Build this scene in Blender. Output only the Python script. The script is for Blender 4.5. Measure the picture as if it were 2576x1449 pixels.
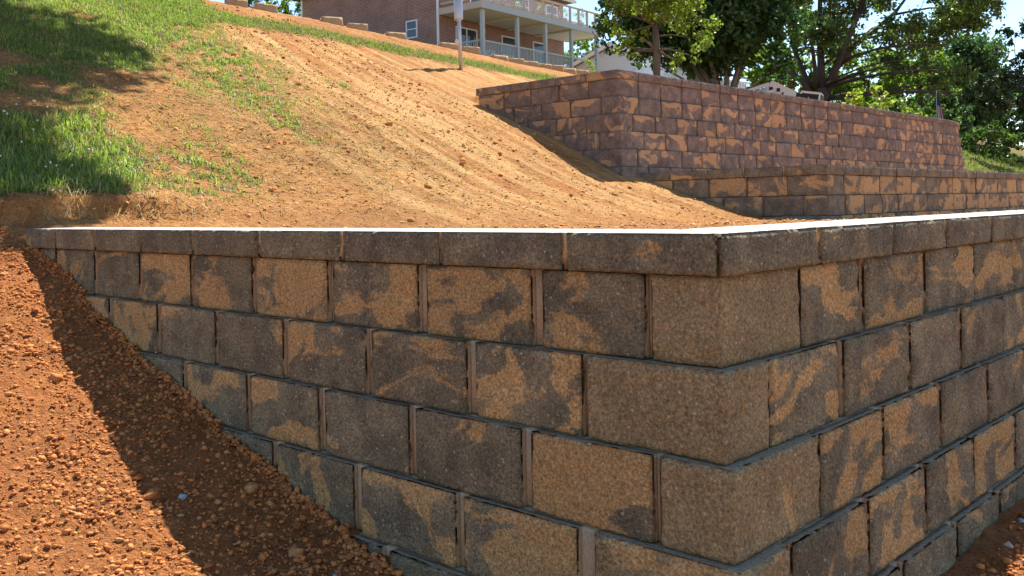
import bpy, math, random
import numpy as np
from mathutils import Matrix, Vector

# ------------------------------------------------------------------ scene, camera, light
for o in list(bpy.data.objects): bpy.data.objects.remove(o)
scene = bpy.context.scene
COL = scene.collection
EYE = 1.30                                   # camera height over the datum
PITCH, ROLL, FPX = -0.0050, 0.0193, 2385.7   # radians, radians, focal length for a 2576 px wide frame
fw = Vector((0, math.cos(PITCH), math.sin(PITCH))); up0 = Vector((0, -math.sin(PITCH), math.cos(PITCH))); rt0 = Vector((1, 0, 0))
rt = rt0*math.cos(ROLL) - up0*math.sin(ROLL); up = rt0*math.sin(ROLL) + up0*math.cos(ROLL)
cam_d = bpy.data.cameras.new('camera'); cam = bpy.data.objects.new('camera', cam_d); COL.objects.link(cam)
cam.matrix_world = Matrix(((rt.x, up.x, -fw.x, 0), (rt.y, up.y, -fw.y, 0), (rt.z, up.z, -fw.z, EYE), (0, 0, 0, 1)))
cam_d.sensor_width = 36; cam_d.lens = 36*FPX/2576; cam_d.shift_y = -(724.5-529.2)/2576
cam_d.clip_start = .05; cam_d.clip_end = 3000
scene.camera = cam
scene.render.resolution_x, scene.render.resolution_y = 1024, 576

YAW = 0.8187167
SUN_EL = math.radians(56.5)
SUN_DELTA = math.radians(22)                 # sun bearing, turned from the walls' right faces towards the hill
_sx = math.cos(YAW)*math.cos(SUN_DELTA) - math.sin(YAW)*math.sin(SUN_DELTA)
_sy = math.sin(YAW)*math.cos(SUN_DELTA) + math.cos(YAW)*math.sin(SUN_DELTA)
SUN_AZ = math.atan2(_sx, _sy)                # clockwise from +Y
sun_dir = Vector((_sx*math.cos(SUN_EL), _sy*math.cos(SUN_EL), math.sin(SUN_EL)))
world = bpy.data.worlds.new('World'); scene.world = world; world.use_nodes = True
nt = world.node_tree; nt.nodes.clear()
wo = nt.nodes.new('ShaderNodeOutputWorld'); bg = nt.nodes.new('ShaderNodeBackground'); sk = nt.nodes.new('ShaderNodeTexSky')
sk.sky_type = 'NISHITA'; sk.sun_disc = False; sk.sun_elevation = SUN_EL; sk.sun_rotation = SUN_AZ
sk.altitude = 300; sk.air_density = 1.0; sk.dust_density = 0.0; sk.ozone_density = 2.5
bg.inputs['Strength'].default_value = 0.086
nt.links.new(sk.outputs[0], bg.inputs[0]); nt.links.new(bg.outputs[0], wo.inputs[0])
sl = bpy.data.lights.new('sun', 'SUN'); sl.energy = 4.3; sl.angle = math.radians(.53); sl.color = (1, .955, .88)
so = bpy.data.objects.new('sun', sl); COL.objects.link(so); so.location = (0, 0, 30)
so.rotation_euler = (-sun_dir).to_track_quat('-Z', 'Y').to_euler()
vs = scene.view_settings
vs.view_transform = 'Standard'; vs.look = 'None'; vs.gamma = 1; vs.use_curve_mapping = False
vs.exposure = 1.48

# ------------------------------------------------------------------ terrain mathematics
CX,CY=0.4577,2.0694
SL,CL=math.sin(YAW),math.cos(YAW)
# a runs along the left faces of the walls (uphill), b along their right faces
def noise2(x,y,seed=0):
    x=np.asarray(x,float);y=np.asarray(y,float)
    xi=np.floor(x).astype(np.int64);yi=np.floor(y).astype(np.int64)
    xf=x-xi;yf=y-yi
    def g(i,j):
        n=(i*374761393+j*668265263+seed*974634777)&0xffffffff
        n=((n^(n>>13))*1274126177)&0xffffffff
        n=n^(n>>16)
        th=(n&0xffff)*(2*math.pi/65536.0)
        return np.cos(th),np.sin(th)
    def d(i,j,fx,fy):
        c,s=g(i,j);return c*fx+s*fy
    u=xf*xf*xf*(xf*(xf*6-15)+10);v=yf*yf*yf*(yf*(yf*6-15)+10)
    n00=d(xi,yi,xf,yf);n10=d(xi+1,yi,xf-1,yf);n01=d(xi,yi+1,xf,yf-1);n11=d(xi+1,yi+1,xf-1,yf-1)
    a0=n00+u*(n10-n00);a1=n01+u*(n11-n01)
    return (a0+v*(a1-a0))*1.5
def fbm(x,y,o=4,seed=0,gain=.5):
    r=0;a=1;t=0
    for k in range(o):
        r=r+a*noise2(x*2**k+17.3*k,y*2**k-9.1*k,seed+k);t+=a;a*=gain
    return r/t
def sstep(x,e0,e1):
    t=np.clip((np.asarray(x,float)-e0)/(e1-e0),0,1);return t*t*(3-2*t)
LOW_A=[-60,-8,-2,0,.6,1.0,1.64,2.2,2.97,3.53,3.85,4.3,4.6]
LOW_Z=[-2.6,-1.35,-1.16,-1.12,-1.10,-1.03,-.875,-.72,-.50,-.29,-.185,-.05,.06]
HIL_A=[-60,3.2,3.6,3.9,4.26,4.6,5.0,5.4,5.8,6.36,6.92,7.63,9.0,10.4,11.2,12.0,13.0,15,33,60,400]
HIL_Z=[-.21,-.205,-.19,-.125,-.02,.07,.21,.36,.55,.82,1.03,1.31,1.90,2.50,2.84,3.11,3.37,3.82,7.75,12.0,30]
# right face of the tall upper wall: straight, then curving back into the hill
T3A,T3B=5.39,6.89
T2A,T2B=3.02,7.10
BW=.4572
T3PATH=[(T3A,T3B)]
_an=0.0
for i in range(30):
    if i>=24: _an+=math.radians(5.5)
    T3PATH.append((T3PATH[-1][0]+BW*math.sin(_an),T3PATH[-1][1]+BW*math.cos(_an)))
def hill(a,b):
    z=np.interp(a,HIL_A,HIL_Z)
    q=(b+1.82)/np.maximum(a+1.08,.5)
    w=np.interp(q,[.5,.6,.7,.845,1.0,1.09,1.2,1.3,1.45,1.6],[1.04,1.025,1.01,.955,.905,.865,.84,.80,.68,.57])
    up=np.maximum(z-1.45,0)
    return z-up+up*w
def inside(a,b,a0,b0,t0=.10,t1=.19):
    return sstep(np.minimum(a-a0,b-b0),t0,t1)
def ground(a,b):
    a=np.asarray(a,float);b=np.asarray(b,float)
    hl=hill(a,b)
    lo=np.interp(a,LOW_A,LOW_Z)+.05*np.minimum(b,0)*sstep(a,.5,2.0)+.035*np.clip(b,0,2.5)
    lo=lo+(hl-lo)*sstep(a,3.95,4.9)
    # past the end of the front wall the lower ground climbs to the terrace
    lo=lo+(np.maximum(hl,-.2)-lo)*sstep(b,6.5,10.0)
    t1=-.105-.014*np.clip(b,0,7)
    up1=np.maximum(hl,t1)
    h=lo+(up1-lo)*inside(a,b,0,0)
    up2=np.maximum(hl,.295)
    h=h+(up2-h)*inside(a,b,T2A,T2B)*(1-sstep(b,15.5,17.5))
    up3=np.maximum(hl,1.46)
    s3=inside(a,b,T3A,T3B)
    pa=np.array(T3PATH);
    abow=np.interp(b,pa[:,1],pa[:,0])
    s3=s3*sstep(a-abow,.10,.19)*(1-sstep(b,pa[-1,1]-.1,pa[-1,1]+1.2))
    h=h+(up3-h)*s3
    # little eroded lip at the edge of the turf
    return h

# ------------------------------------------------------------------ helpers
rng = np.random.default_rng(7); random.seed(7)
def W(a, b, z=0.0):
    return (CX - SL*a + CL*b, CY + CL*a + SL*b, z + EYE)
def gz(a, b): return float(ground(a, b))
def ab_of(x, y):
    dx, dy = x-CX, y-CY
    return -SL*dx + CL*dy, CL*dx + SL*dy
def gxy(x, y):
    a, b = ab_of(x, y); return gz(a, b) + EYE

def mesh_from(name, verts, faces, mats=(), midx=None, smooth=False):
    """verts (N,3); faces: list of index lists, or one (M,k) array"""
    me = bpy.data.meshes.new(name)
    verts = np.asarray(verts, np.float32)
    if isinstance(faces, np.ndarray):
        m, k = faces.shape
        me.vertices.add(len(verts)); me.vertices.foreach_set('co', verts.ravel())
        me.loops.add(m*k); me.loops.foreach_set('vertex_index', faces.astype(np.int32).ravel())
        me.polygons.add(m); me.polygons.foreach_set('loop_start', np.arange(0, m*k, k, dtype=np.int32))
        me.update(calc_edges=True)
    else:
        me.from_pydata(verts.tolist(), [], faces); me.update()
    for m_ in mats: me.materials.append(m_)
    if midx is not None: me.polygons.foreach_set('material_index', np.asarray(midx, np.int32))
    if smooth: me.polygons.foreach_set('use_smooth', np.ones(len(me.polygons), bool))
    return me
def link(name, me, parent=None, loc=(0, 0, 0), rotz=0.0):
    o = bpy.data.objects.new(name, me); COL.objects.link(o)
    o.location = loc; o.rotation_euler = (0, 0, rotz)
    if parent is not None: o.parent = parent
    return o
def tag(o, label=None, cat=None, group=None, kind=None):
    if label: o['label'] = label
    if cat: o['category'] = cat
    if group: o['group'] = group
    if kind: o['kind'] = kind
    return o
def thing(name, label, cat, loc=(0, 0, 0), rotz=0.0, group=None):
    o = link(name, None, None, loc, rotz); o.empty_display_size = .2
    return tag(o, label, cat, group)

class MB:
    """collects boxes, prisms and tubes into ONE mesh"""
    def __init__(s): s.v = []; s.f = []
    def box(s, x0, x1, y0, y1, z0, z1):
        n = len(s.v)
        s.v += [(x0,y0,z0),(x1,y0,z0),(x1,y1,z0),(x0,y1,z0),(x0,y0,z1),(x1,y0,z1),(x1,y1,z1),(x0,y1,z1)]
        s.f += [[n+i for i in q] for q in ((0,3,2,1),(4,5,6,7),(0,1,5,4),(1,2,6,5),(2,3,7,6),(3,0,4,7))]
        return s
    def bar(s, p, q, w, h=None):
        """rectangular bar from p to q"""
        h = h or w; p = Vector(p); q = Vector(q); d = (q-p).normalized()
        u = d.cross(Vector((0,0,1)));
        if u.length < 1e-3: u = Vector((1,0,0))
        u.normalize(); v = u.cross(d)
        n = len(s.v)
        for c in (p, q):
            for a, b in ((-1,-1),(1,-1),(1,1),(-1,1)): s.v.append(tuple(c + u*(a*w/2) + v*(b*h/2)))
        s.f += [[n,n+1,n+2,n+3],[n+7,n+6,n+5,n+4]] + [[n+i,n+4+i,n+4+(i+1)%4,n+(i+1)%4] for i in range(4)]
        return s
    def prism(s, prof, x0, x1, axis='x'):
        """closed profile [(u,v)] swept along an axis"""
        n = len(s.v); k = len(prof)
        for x in (x0, x1):
            for u, v in prof: s.v.append((x,u,v) if axis == 'x' else (u,x,v))
        s.f += [[n+i for i in range(k)][::-1], [n+k+i for i in range(k)]]
        s.f += [[n+i,n+(i+1)%k,n+k+(i+1)%k,n+k+i] for i in range(k)]
        return s
    def tube(s, pts, rad, n=8, cap=True):
        pts = [Vector(p) for p in pts]; rad = rad if hasattr(rad,'__len__') else [rad]*len(pts)
        base = len(s.v); ref = Vector((.31,.92,.21))
        for i, p in enumerate(pts):
            d = (pts[min(i+1,len(pts)-1)]-pts[max(i-1,0)]).normalized()
            u = d.cross(ref).normalized(); v = d.cross(u)
            for k in range(n):
                t = 2*math.pi*k/n; s.v.append(tuple(p + (u*math.cos(t)+v*math.sin(t))*rad[i]))
        for i in range(len(pts)-1):
            for k in range(n):
                a = base+i*n+k; b = base+i*n+(k+1)%n; s.f.append([a,b,b+n,a+n])
        if cap: s.f += [[base+k for k in range(n)][::-1], [base+(len(pts)-1)*n+k for k in range(n)]]
        return s
    def ball(s, c, r, n=8, m=6, sx=1, sy=1, sz=1):
        base = len(s.v)
        for i in range(m+1):
            ph = math.pi*i/m
            for k in range(n):
                t = 2*math.pi*k/n
                s.v.append((c[0]+r*sx*math.sin(ph)*math.cos(t), c[1]+r*sy*math.sin(ph)*math.sin(t), c[2]+r*sz*math.cos(ph)))
        for i in range(m):
            for k in range(n):
                a = base+i*n+k; b = base+i*n+(k+1)%n; s.f.append([a,a+n,b+n,b])
        return s
    def build(s, name, mat, parent=None, loc=(0,0,0), rotz=0, smooth=False):
        return link(name, mesh_from(name, s.v, s.f, [mat], smooth=smooth), parent, loc, rotz)

# ------------------------------------------------------------------ materials
class NT:
    def __init__(s, name):
        s.m = bpy.data.materials.new(name); s.m.use_nodes = True; s.t = s.m.node_tree
        s.t.nodes.clear(); s.out = s.n('OutputMaterial'); s.p = s.n('BsdfPrincipled')
        s.l(s.p.outputs[0], s.out.inputs[0]); s.p.inputs['Roughness'].default_value = .9
        s.p.inputs['Specular IOR Level'].default_value = .25
    def n(s, t, **k):
        x = s.t.nodes.new('ShaderNode'+t)
        for a, v in k.items(): setattr(x, a, v)
        return x
    def l(s, a, b): s.t.links.new(a, b)
    def noise(s, vec, scale, detail=3, rough=.55, dist=0.0):
        x = s.n('TexNoise'); x.inputs['Scale'].default_value = scale; x.inputs['Detail'].default_value = detail
        x.inputs['Roughness'].default_value = rough; x.inputs['Distortion'].default_value = dist
        if vec is not None: s.l(vec, x.inputs['Vector'])
        return x.outputs['Fac']
    def ramp(s, fac, stops):
        r = s.n('ValToRGB'); e = r.color_ramp.elements
        while len(e) < len(stops): e.new(.5)
        for i, (p, c) in enumerate(stops):
            e[i].position = p; e[i].color = (*c, 1) if hasattr(c, '__len__') else (c, c, c, 1)
        s.l(fac, r.inputs[0]); return r.outputs[0]
    def mix(s, fac, a, b, mode='MIX'):
        x = s.n('Mix', data_type='RGBA', blend_type=mode)
        for v, i in ((fac, 0), (a, 6), (b, 7)):
            if hasattr(v, 'is_linked'): s.l(v, x.inputs[i])
            elif hasattr(v, '__len__'): x.inputs[i].default_value = (*v, 1)
            else: x.inputs[i].default_value = v
        return x.outputs[2]
    def math(s, op, a, b=0.0, clamp=False):
        x = s.n('Math', operation=op, use_clamp=clamp)
        for i, v in enumerate((a, b)):
            if hasattr(v, 'is_linked'): s.l(v, x.inputs[i])
            else: x.inputs[i].default_value = v
        return x.outputs[0]
    def mapping(s, vec, scale=(1,1,1), rot=(0,0,0)):
        x = s.n('Mapping'); x.inputs['Scale'].default_value = scale; x.inputs['Rotation'].default_value = rot
        s.l(vec, x.inputs[0]); return x.outputs[0]
    def bump(s, h, strength=.5, dist=.01):
        b = s.n('Bump'); b.inputs['Strength'].default_value = strength; b.inputs['Distance'].default_value = dist
        s.l(h, b.inputs['Height']); s.l(b.outputs[0], s.p.inputs['Normal']); return b
    def col(s, c):
        if hasattr(c, 'is_linked'): s.l(c, s.p.inputs['Base Color'])
        else: s.p.inputs['Base Color'].default_value = (*c, 1)
def plain(name, c, rough=.6, var=.12, metal=0.0, scale=6):
    k = NT(name); tc = k.n('TexCoord').outputs['Object']
    f = k.noise(tc, scale, 4)
    k.col(k.mix(f, tuple(x*(1-var) for x in c), tuple(min(x*(1+var), 1) for x in c)))
    k.p.inputs['Roughness'].default_value = rough; k.p.inputs['Metallic'].default_value = metal
    return k.m

def mat_split():
    """split-face concrete: tan and charcoal-brown blends, chips of pale aggregate"""
    k = NT('split_face'); tc = k.n('TexCoord').outputs['Object']; oi = k.n('ObjectInfo')
    r = k.math('MULTIPLY', oi.outputs['Random'], 61.0)
    av = k.n('VectorMath', operation='ADD'); k.l(tc, av.inputs[0]); k.l(r, av.inputs[1])
    v = av.outputs[0]
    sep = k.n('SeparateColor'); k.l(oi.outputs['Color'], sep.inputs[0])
    pv = k.mapping(v, (2.9, 2.9, 4.7), (0, .75, 0))
    n1 = k.noise(pv, 1.0, 6, .55, .9)
    n1 = k.math('ADD', n1, k.math('MULTIPLY', k.math('SUBTRACT', sep.outputs[0], .5), .44))
    n1 = k.math('ADD', n1, k.math('MULTIPLY', k.math('SUBTRACT', k.noise(v, 42, 4, .75), .5), .07))
    tan_f = k.ramp(n1, [(.515, 0.0), (.550, 1.0)])
    n2 = k.noise(v, 9, 4); n3 = k.noise(v, 130, 4, .75)
    dark = k.mix(k.ramp(n2, [(.35, 0.0), (.65, 1.0)]), (.195, .168, .106), (.350, .292, .168))
    tan = k.mix(n2, (.53, .335, .132), (.69, .450, .195))
    dark = k.mix(k.math('SUBTRACT', 1.0, oi.outputs['Alpha']), dark, k.mix(n2, (.33, .235, .105), (.52, .375, .175)))
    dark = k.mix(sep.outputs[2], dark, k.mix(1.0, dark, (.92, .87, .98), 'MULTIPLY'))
    c = k.mix(tan_f, dark, tan)
    mott = k.ramp(n3, [(.30, .38), (.5, 1.0), (.68, 1.75)])
    c = k.mix(1.0, c, mott, 'MULTIPLY')
    vo = k.n('TexVoronoi'); vo.inputs['Scale'].default_value = 48; k.l(v, vo.inputs['Vector'])
    chip = k.ramp(vo.outputs['Distance'], [(.13, 1.0), (.21, 0.0)])
    chip2 = k.math('MULTIPLY', chip, k.ramp(k.noise(v, 33, 2), [(.46, 0.0), (.53, .9)]))
    c = k.mix(chip2, c, (.66, .56, .42))
    g = k.math('ADD', .72, k.math('MULTIPLY', sep.outputs[1], .56))
    c = k.mix(1.0, c, g, 'MULTIPLY')
    c = k.mix(sep.outputs[2], c, k.mix(1.0, c, (.98, .84, 1.04), 'MULTIPLY'))  # blue channel: cool skylight cast painted into the upper walls' block colour
    k.col(c)
    h = k.math('ADD', k.noise(v, 48, 5, .7), k.math('MULTIPLY', k.noise(v, 170, 3, .7), .45))
    k.bump(h, 1.0, .024); k.p.inputs['Roughness'].default_value = .93
    return k.m
def mat_smooth():
    k = NT('moulded_concrete'); tc = k.n('TexCoord').outputs['Object']
    f = k.noise(tc, 7, 5); f2 = k.noise(tc, 140, 2)
    c = k.mix(f, (.42, .30, .175), (.58, .43, .265)); k.col(k.mix(1.0, c, k.ramp(f2, [(.3, .8), (.7, 1.15)]), 'MULTIPLY'))
    k.bump(f2, .35, .003); k.p.inputs['Roughness'].default_value = .85
    return k.m
def mat_ledge():
    k = NT('dusty_ledge'); tc = k.n('TexCoord').outputs['Object']
    f = k.noise(tc, 11, 5); f2 = k.noise(tc, 90, 3)
    c = k.mix(f, (.25, .20, .125), (.36, .29, .185)); k.col(k.mix(1.0, c, k.ramp(f2, [(.3, .6), (.7, 1.3)]), 'MULTIPLY'))
    k.bump(f2, .6, .004); return k.m
def mat_captop():
    k = NT('cap_top_concrete'); tc = k.n('TexCoord').outputs['Object']
    f = k.noise(tc, 5, 5); f2 = k.noise(tc, 120, 3)
    c = k.mix(f, (.34, .32, .28), (.46, .43, .38)); k.col(k.mix(1.0, c, k.ramp(f2, [(.3, .85), (.7, 1.1)]), 'MULTIPLY'))
    k.bump(f2, .3, .003); k.p.inputs['Roughness'].default_value = .7
    return k.m
def mat_ground():
    """clay soil; 'cover' R = turf thatch, G = redder moist clay, B = trodden pale clay"""
    k = NT('clay_ground'); ge = k.n('NewGeometry').outputs['Position']
    at = k.n('Attribute', attribute_name='cover'); sep = k.n('SeparateColor'); k.l(at.outputs['Color'], sep.inputs[0])
    n1 = k.noise(ge, 1.3, 5); n2 = k.noise(ge, 14, 5, .65); n3 = k.noise(ge, 70, 4, .7)
    sv = k.mapping(ge, (14, 14, 14), (0, 0, 0))
    c = k.mix(k.ramp(n2, [(.3, 0.0), (.7, 1.0)]), (.38, .155, .046), (.64, .33, .115))
    c = k.mix(k.math('MULTIPLY', k.ramp(n1, [(.40, 0.0), (.62, 1.0)]), .45), c, (.27, .11, .04))
    c = k.mix(sep.outputs[1], c, k.mix(k.ramp(n1, [(.35, 0.0), (.65, .75)]), k.mix(n2, (.29, .092, .026), (.64, .245, .078)), k.mix(n2, (.23, .085, .03), (.50, .205, .074))))
    c = k.mix(sep.outputs[2], c, k.mix(n2, (.60, .33, .12), (.74, .46, .20)))
    th = k.mix(n2, (.10, .095, .036), (.20, .17, .065))
    c = k.mix(k.math('MULTIPLY', sep.outputs[0], k.ramp(k.noise(ge, 9, 4, .7), [(.30, .35), (.55, 1.0)])), c, th)
    c = k.mix(1.0, c, k.ramp(n3, [(.28, .5), (.5, 1.0), (.72, 1.32)]), 'MULTIPLY')
    k.col(c)
    h = k.math('ADD', k.math('MULTIPLY', n2, .6), k.math('ADD', k.noise(ge, 38, 5, .7), k.math('MULTIPLY', k.noise(ge, 130, 4, .7), .4)))
    k.bump(h, 1.0, .045); k.p.inputs['Roughness'].default_value = 1.0; k.p.inputs['Specular IOR Level'].default_value = .1
    return k.m
def mat_clod(name, c0, c1):
    k = NT(name); g = k.n('NewGeometry'); n2 = k.noise(g.outputs['Position'], 60, 4, .7)
    c = k.mix(g.outputs['Random Per Island'], c0, c1)
    k.col(k.mix(1.0, c, k.ramp(n2, [(.3, .65), (.5, 1.0), (.7, 1.3)]), 'MULTIPLY'))
    k.bump(n2, .8, .006); k.p.inputs['Roughness'].default_value = 1.0; k.p.inputs['Specular IOR Level'].default_value = .1
    return k.m
def mat_leaf(name, cols, trans=.5, gloss=.45):
    """leaf with light passing through; shade picked per leaf"""
    k = NT(name); g = k.n('NewGeometry')
    c = k.ramp(g.outputs['Random Per Island'], [(i/(len(cols)-1), x) for i, x in enumerate(cols)])
    k.col(c); k.p.inputs['Roughness'].default_value = gloss; k.p.inputs['Specular IOR Level'].default_value = .35
    tr = k.n('BsdfTranslucent'); mx = k.n('MixShader')
    k.l(k.mix(1.0, c, (1.25, 1.6, .70), 'MULTIPLY'), tr.inputs[0]); mx.inputs[0].default_value = trans
    k.l(k.p.outputs[0], mx.inputs[1]); k.l(tr.outputs[0], mx.inputs[2]); k.l(mx.outputs[0], k.out.inputs[0])
    return k.m
def mat_bark(name, c):
    k = NT(name); tc = k.n('TexCoord').outputs['Object']; v = k.mapping(tc, (9, 9, 1.6)); f = k.noise(v, 2.2, 6, .7)
    k.col(k.mix(f, tuple(x*.5 for x in c), tuple(x*1.5 for x in c))); k.bump(f, .9, .03); return k.m
def mat_brick():
    k = NT('red_brick'); tc = k.n('TexCoord').outputs['Object']
    sx = k.n('SeparateXYZ'); k.l(tc, sx.inputs[0]); cb = k.n('CombineXYZ')
    k.l(k.math('ADD', sx.outputs[0], sx.outputs[1]), cb.inputs[0]); k.l(sx.outputs[2], cb.inputs[1])
    b = k.n('TexBrick'); k.l(cb.outputs[0], b.inputs['Vector']); b.inputs['Scale'].default_value = 1.0
    b.inputs['Brick Width'].default_value = .22; b.inputs['Row Height'].default_value = .078; b.inputs['Mortar Size'].default_value = .010
    b.inputs['Color1'].default_value = (.19, .088, .066, 1); b.inputs['Color2'].default_value = (.265, .13, .098, 1); b.inputs['Mortar'].default_value = (.42, .33, .27, 1)
    k.col(k.mix(1.0, b.outputs[0], k.ramp(k.noise(tc, 1.1, 4), [(.3, .8), (.7, 1.15)]), 'MULTIPLY'))
    k.bump(b.outputs['Fac'], -.4, .01); return k.m
def mat_glass():
    k = NT('window_glass'); k.col((.03, .04, .05)); k.p.inputs['Roughness'].default_value = .06; k.p.inputs['Specular IOR Level'].default_value = .8; return k.m
M = dict(split=mat_split(), smooth=mat_smooth(), captop=mat_captop(), ledge=mat_ledge(), ground=mat_ground(),
    clod=mat_clod('clay_clod', (.30, .100, .030), (.62, .255, .085)), pale=mat_clod('pale_stone', (.36, .30, .22), (.5, .44, .36)),
    tanclod=mat_clod('tan_clod', (.40, .175, .055), (.62, .33, .13)),
    gravel=mat_clod('blue_grey_stone', (.26, .29, .32), (.42, .45, .47)),
    straw=mat_leaf('dry_straw', [(.40, .26, .13), (.58, .42, .25), (.30, .18, .09)], .25, .8),
    grass=mat_leaf('grass_blade', [(.075, .125, .026), (.13, .20, .038), (.20, .26, .052), (.30, .31, .085), (.42, .34, .16)], .45, .5),
    drygrass=mat_leaf('lawn_blade', [(.10, .15, .03), (.16, .19, .045), (.24, .24, .08)], .4, .6),
    brick=mat_brick(), glass=mat_glass(), white=plain('white_paint', (.74, .75, .73), .5, .05),
    deck=plain('sage_grey_paint', (.40, .43, .40), .6, .08), soffit=plain('cream_soffit', (.62, .60, .50), .7, .05), dtrim=plain('beige_trim', (.48, .40, .30), .6, .08),
    shingle=plain('grey_shingle', (.40, .38, .36), .9, .2, 0, 14), brown_shingle=plain('brown_shingle', (.10, .085, .075), .9, .2, 0, 14),
    siding=plain('pale_siding', (.66, .70, .72), .6, .04), steel=plain('galvanised_steel', (.46, .48, .50), .42, .1, .6), dark=plain('dark_plastic', (.018, .018, .02), .5, .2),
    terracotta=plain('terracotta', (.32, .13, .07), .8, .15), bark=mat_bark('grey_bark', (.13, .105, .085)), bark2=mat_bark('dark_bark', (.085, .068, .055)),
    lightbark=mat_bark('pale_bark', (.24, .20, .16)))

M['tanblock'] = plain('tan_block', (.44, .29, .15), .9, .22, 0, 9)
M['red'] = plain('red_paint', (.45, .03, .03), .5, .1)
M['blue'] = plain('navy_cloth', (.02, .035, .12), .8, .15)
M['loader'] = plain('off_white_paint', (.66, .58, .52), .45, .08)
def mat_clear():
    k = NT('clear_panel'); k.p.inputs['Roughness'].default_value = .05; k.col((.8, .85, .85))
    tr = k.n('BsdfTransparent'); mx = k.n('MixShader'); mx.inputs[0].default_value = .82
    k.l(k.p.outputs[0], mx.inputs[1]); k.l(tr.outputs[0], mx.inputs[2]); k.l(mx.outputs[0], k.out.inputs[0]); return k.m
M['clear'] = mat_clear()

# ------------------------------------------------------------------ the ground: one sheet
def lip(a, b):
    """the turf edge stands a hand's breadth over the cut soil at the wall's end"""
    e = 4.40 + .10*noise2(b*1.7, 3.3, 5) + .05*noise2(b*6, 1.2, 6)
    s = sstep(a, e-.05, e+.05)
    return (.085*s*(1-sstep(a, e+.1, e+1.2)) - .02*(1-s)*sstep(a, e-.35, e-.05))*(1-sstep(b, .8, 1.5))
EDGE_A = [4.3, 4.6, 5.0, 5.5, 6.2, 6.7, 7.3, 8.0, 9.0, 10.0, 11.0, 13]
EDGE_B = [.85, 1.0, 1.1, 1.45, 1.5, 1.6, 2.0, 2.8, 3.5, 4.5, 5.2, 5.6]
PATCH = [(8.9,3.75,1.3,.75,.9),(7.6,3.35,.9,.50,.85),(6.95,3.2,.6,.34,.85),(6.35,3.1,.5,.28,.8),(5.33,1.62,.34,.3,.9),(7.3,2.7,.5,.25,.45),(5.6,1.9,.25,.25,.5),(6.0,2.1,.3,.2,.35),(5.46,1.97,.22,.2,.6),(4.85,1.4,.25,.36,.8),
         (5.1,1.85,.16,.2,.7),(8.0,4.95,.20,.13,.95),(7.36,2.61,.15,.10,.8),(9.7,4.3,.6,.4,.5),(6.9,3.95,.3,.16,.3),(4.98,1.95,.16,.2,.5),(9.2,5.0,.3,.2,.3)]
BARE = [(7.25,2.0,.55,.42),(6.45,.75,.28,.75),(7.75,1.0,.3,.5),(5.15,-.1,.2,.3),(6.95,1.25,.3,.3)]
def turf(a, b):
    """how thickly grass grows, 0..1"""
    n = fbm(a*1.9, b*1.9, 4, 21); n2 = fbm(a*5, b*5, 3, 25)
    e = np.interp(a, EDGE_A, EDGE_B) + .22*n2
    d = .95*sstep(e-b, -.12, .25)*sstep(a, 4.42+.08*n2, 4.52+.08*n2)*sstep(n+.45, .02, .20)
    for (pa, pb, ra, rb) in BARE: d = d*(1-.93*np.exp(-(((a-pa)/ra)**2+((b-pb)/rb)**2)**2))
    for (pa, pb, ra, rb, w) in PATCH: d = np.maximum(d, w*np.exp(-(((a-pa)/ra)**2+((b-pb)/rb)**2)**1.5)*sstep(n2+.5, .2, .6))
    c = 10.75 - .05*(b-5) + .10*n
    st = np.exp(-((a-c)/.36)**4)*sstep(b, 3.4, 4.4)*(1-sstep(b, 13.5, 16))*.85
    d = np.maximum(d, st)
    d = np.maximum(d, .16*sstep(n2, .18, .4)*sstep(a, 5.0, 5.6)*(1-sstep(a, 9.5, 10))*(1-sstep(b, 3.8, 5.6))*(b > 0))
    lawn = sstep(b, 19.4, 20.2)*sstep(a, 2.5, 3.4)
    return np.maximum(d, lawn*.95)
def rough(a, b):
    """small relief: crumbly fill below the wall, grader ruts down the bank"""
    ra = a + .10*b
    below = (1-inside(a, b, 0, 0))*(1-sstep(a, 4.0, 4.6))
    bank = sstep(a, 3.7, 4.4)*sstep(b, 1.6, 3.0)*(1-sstep(a, 11.6, 12.4))
    r = .024*fbm(a*8, b*8, 4, 1, .7)*below + .030*fbm(a*1.6, b*1.6, 3, 2)*below + .010*fbm(a*26, b*26, 2, 61)*below
    s = b - .06*a + .12*fbm(a*.5, b*.5, 2, 9)
    rut = (fbm(a*.45, s*4.2, 3, 3, .6)+.4*fbm(a*.7, s*11, 2, 37))*(.35+.9*sstep(fbm(a*.5, b*.7, 3, 39), -.25, .3))
    tread = np.abs(noise2(a*.12, s*1.3, 8))
    r = r + bank*(.036*rut + .024*fbm(a*4, b*4, 4, 4, .7) - .020*sstep(tread, .25, .0)*(.6+.4*np.sin(a*2*math.pi/.16)))
    fl = sstep(b, .3, .6)*(1-bank)*(1-below)
    r = r + fl*.024*fbm(a*6, b*6, 4, 11, .65) + sstep(a, 4.6, 5.4)*(1-sstep(b, 1.6, 3))*.05*fbm(a*1.5, b*1.5, 4, 13) + .040*sstep(a, 4.02, 4.2)*(1-sstep(a, 4.7, 5.0))*(1-sstep(b, 1.2, 2.0))*fbm(a*7, b*7, 4, 43, .65)
    fade = sstep(b, .15, .5)+below+sstep(a, 4.02, 4.15)
    return r*np.clip(fade, 0, 1)*(1-sstep(np.maximum(a, b), 30, 40))
def axis(*segs):
    out = []
    for lo, hi, st in segs: out.append(np.arange(lo, hi-1e-6, st))
    return np.concatenate(out+[np.array([segs[-1][1]])])
A_ax = np.concatenate([axis((-600,-60,90),(-60,-10,8),(-10,-1.2,.6),(-1.2,.0,.02),(0,4.6,.019),(4.6,7,.03),(7,13,.045),(13,20,.3),(20,60,2.5),(60,600,60))])
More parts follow.
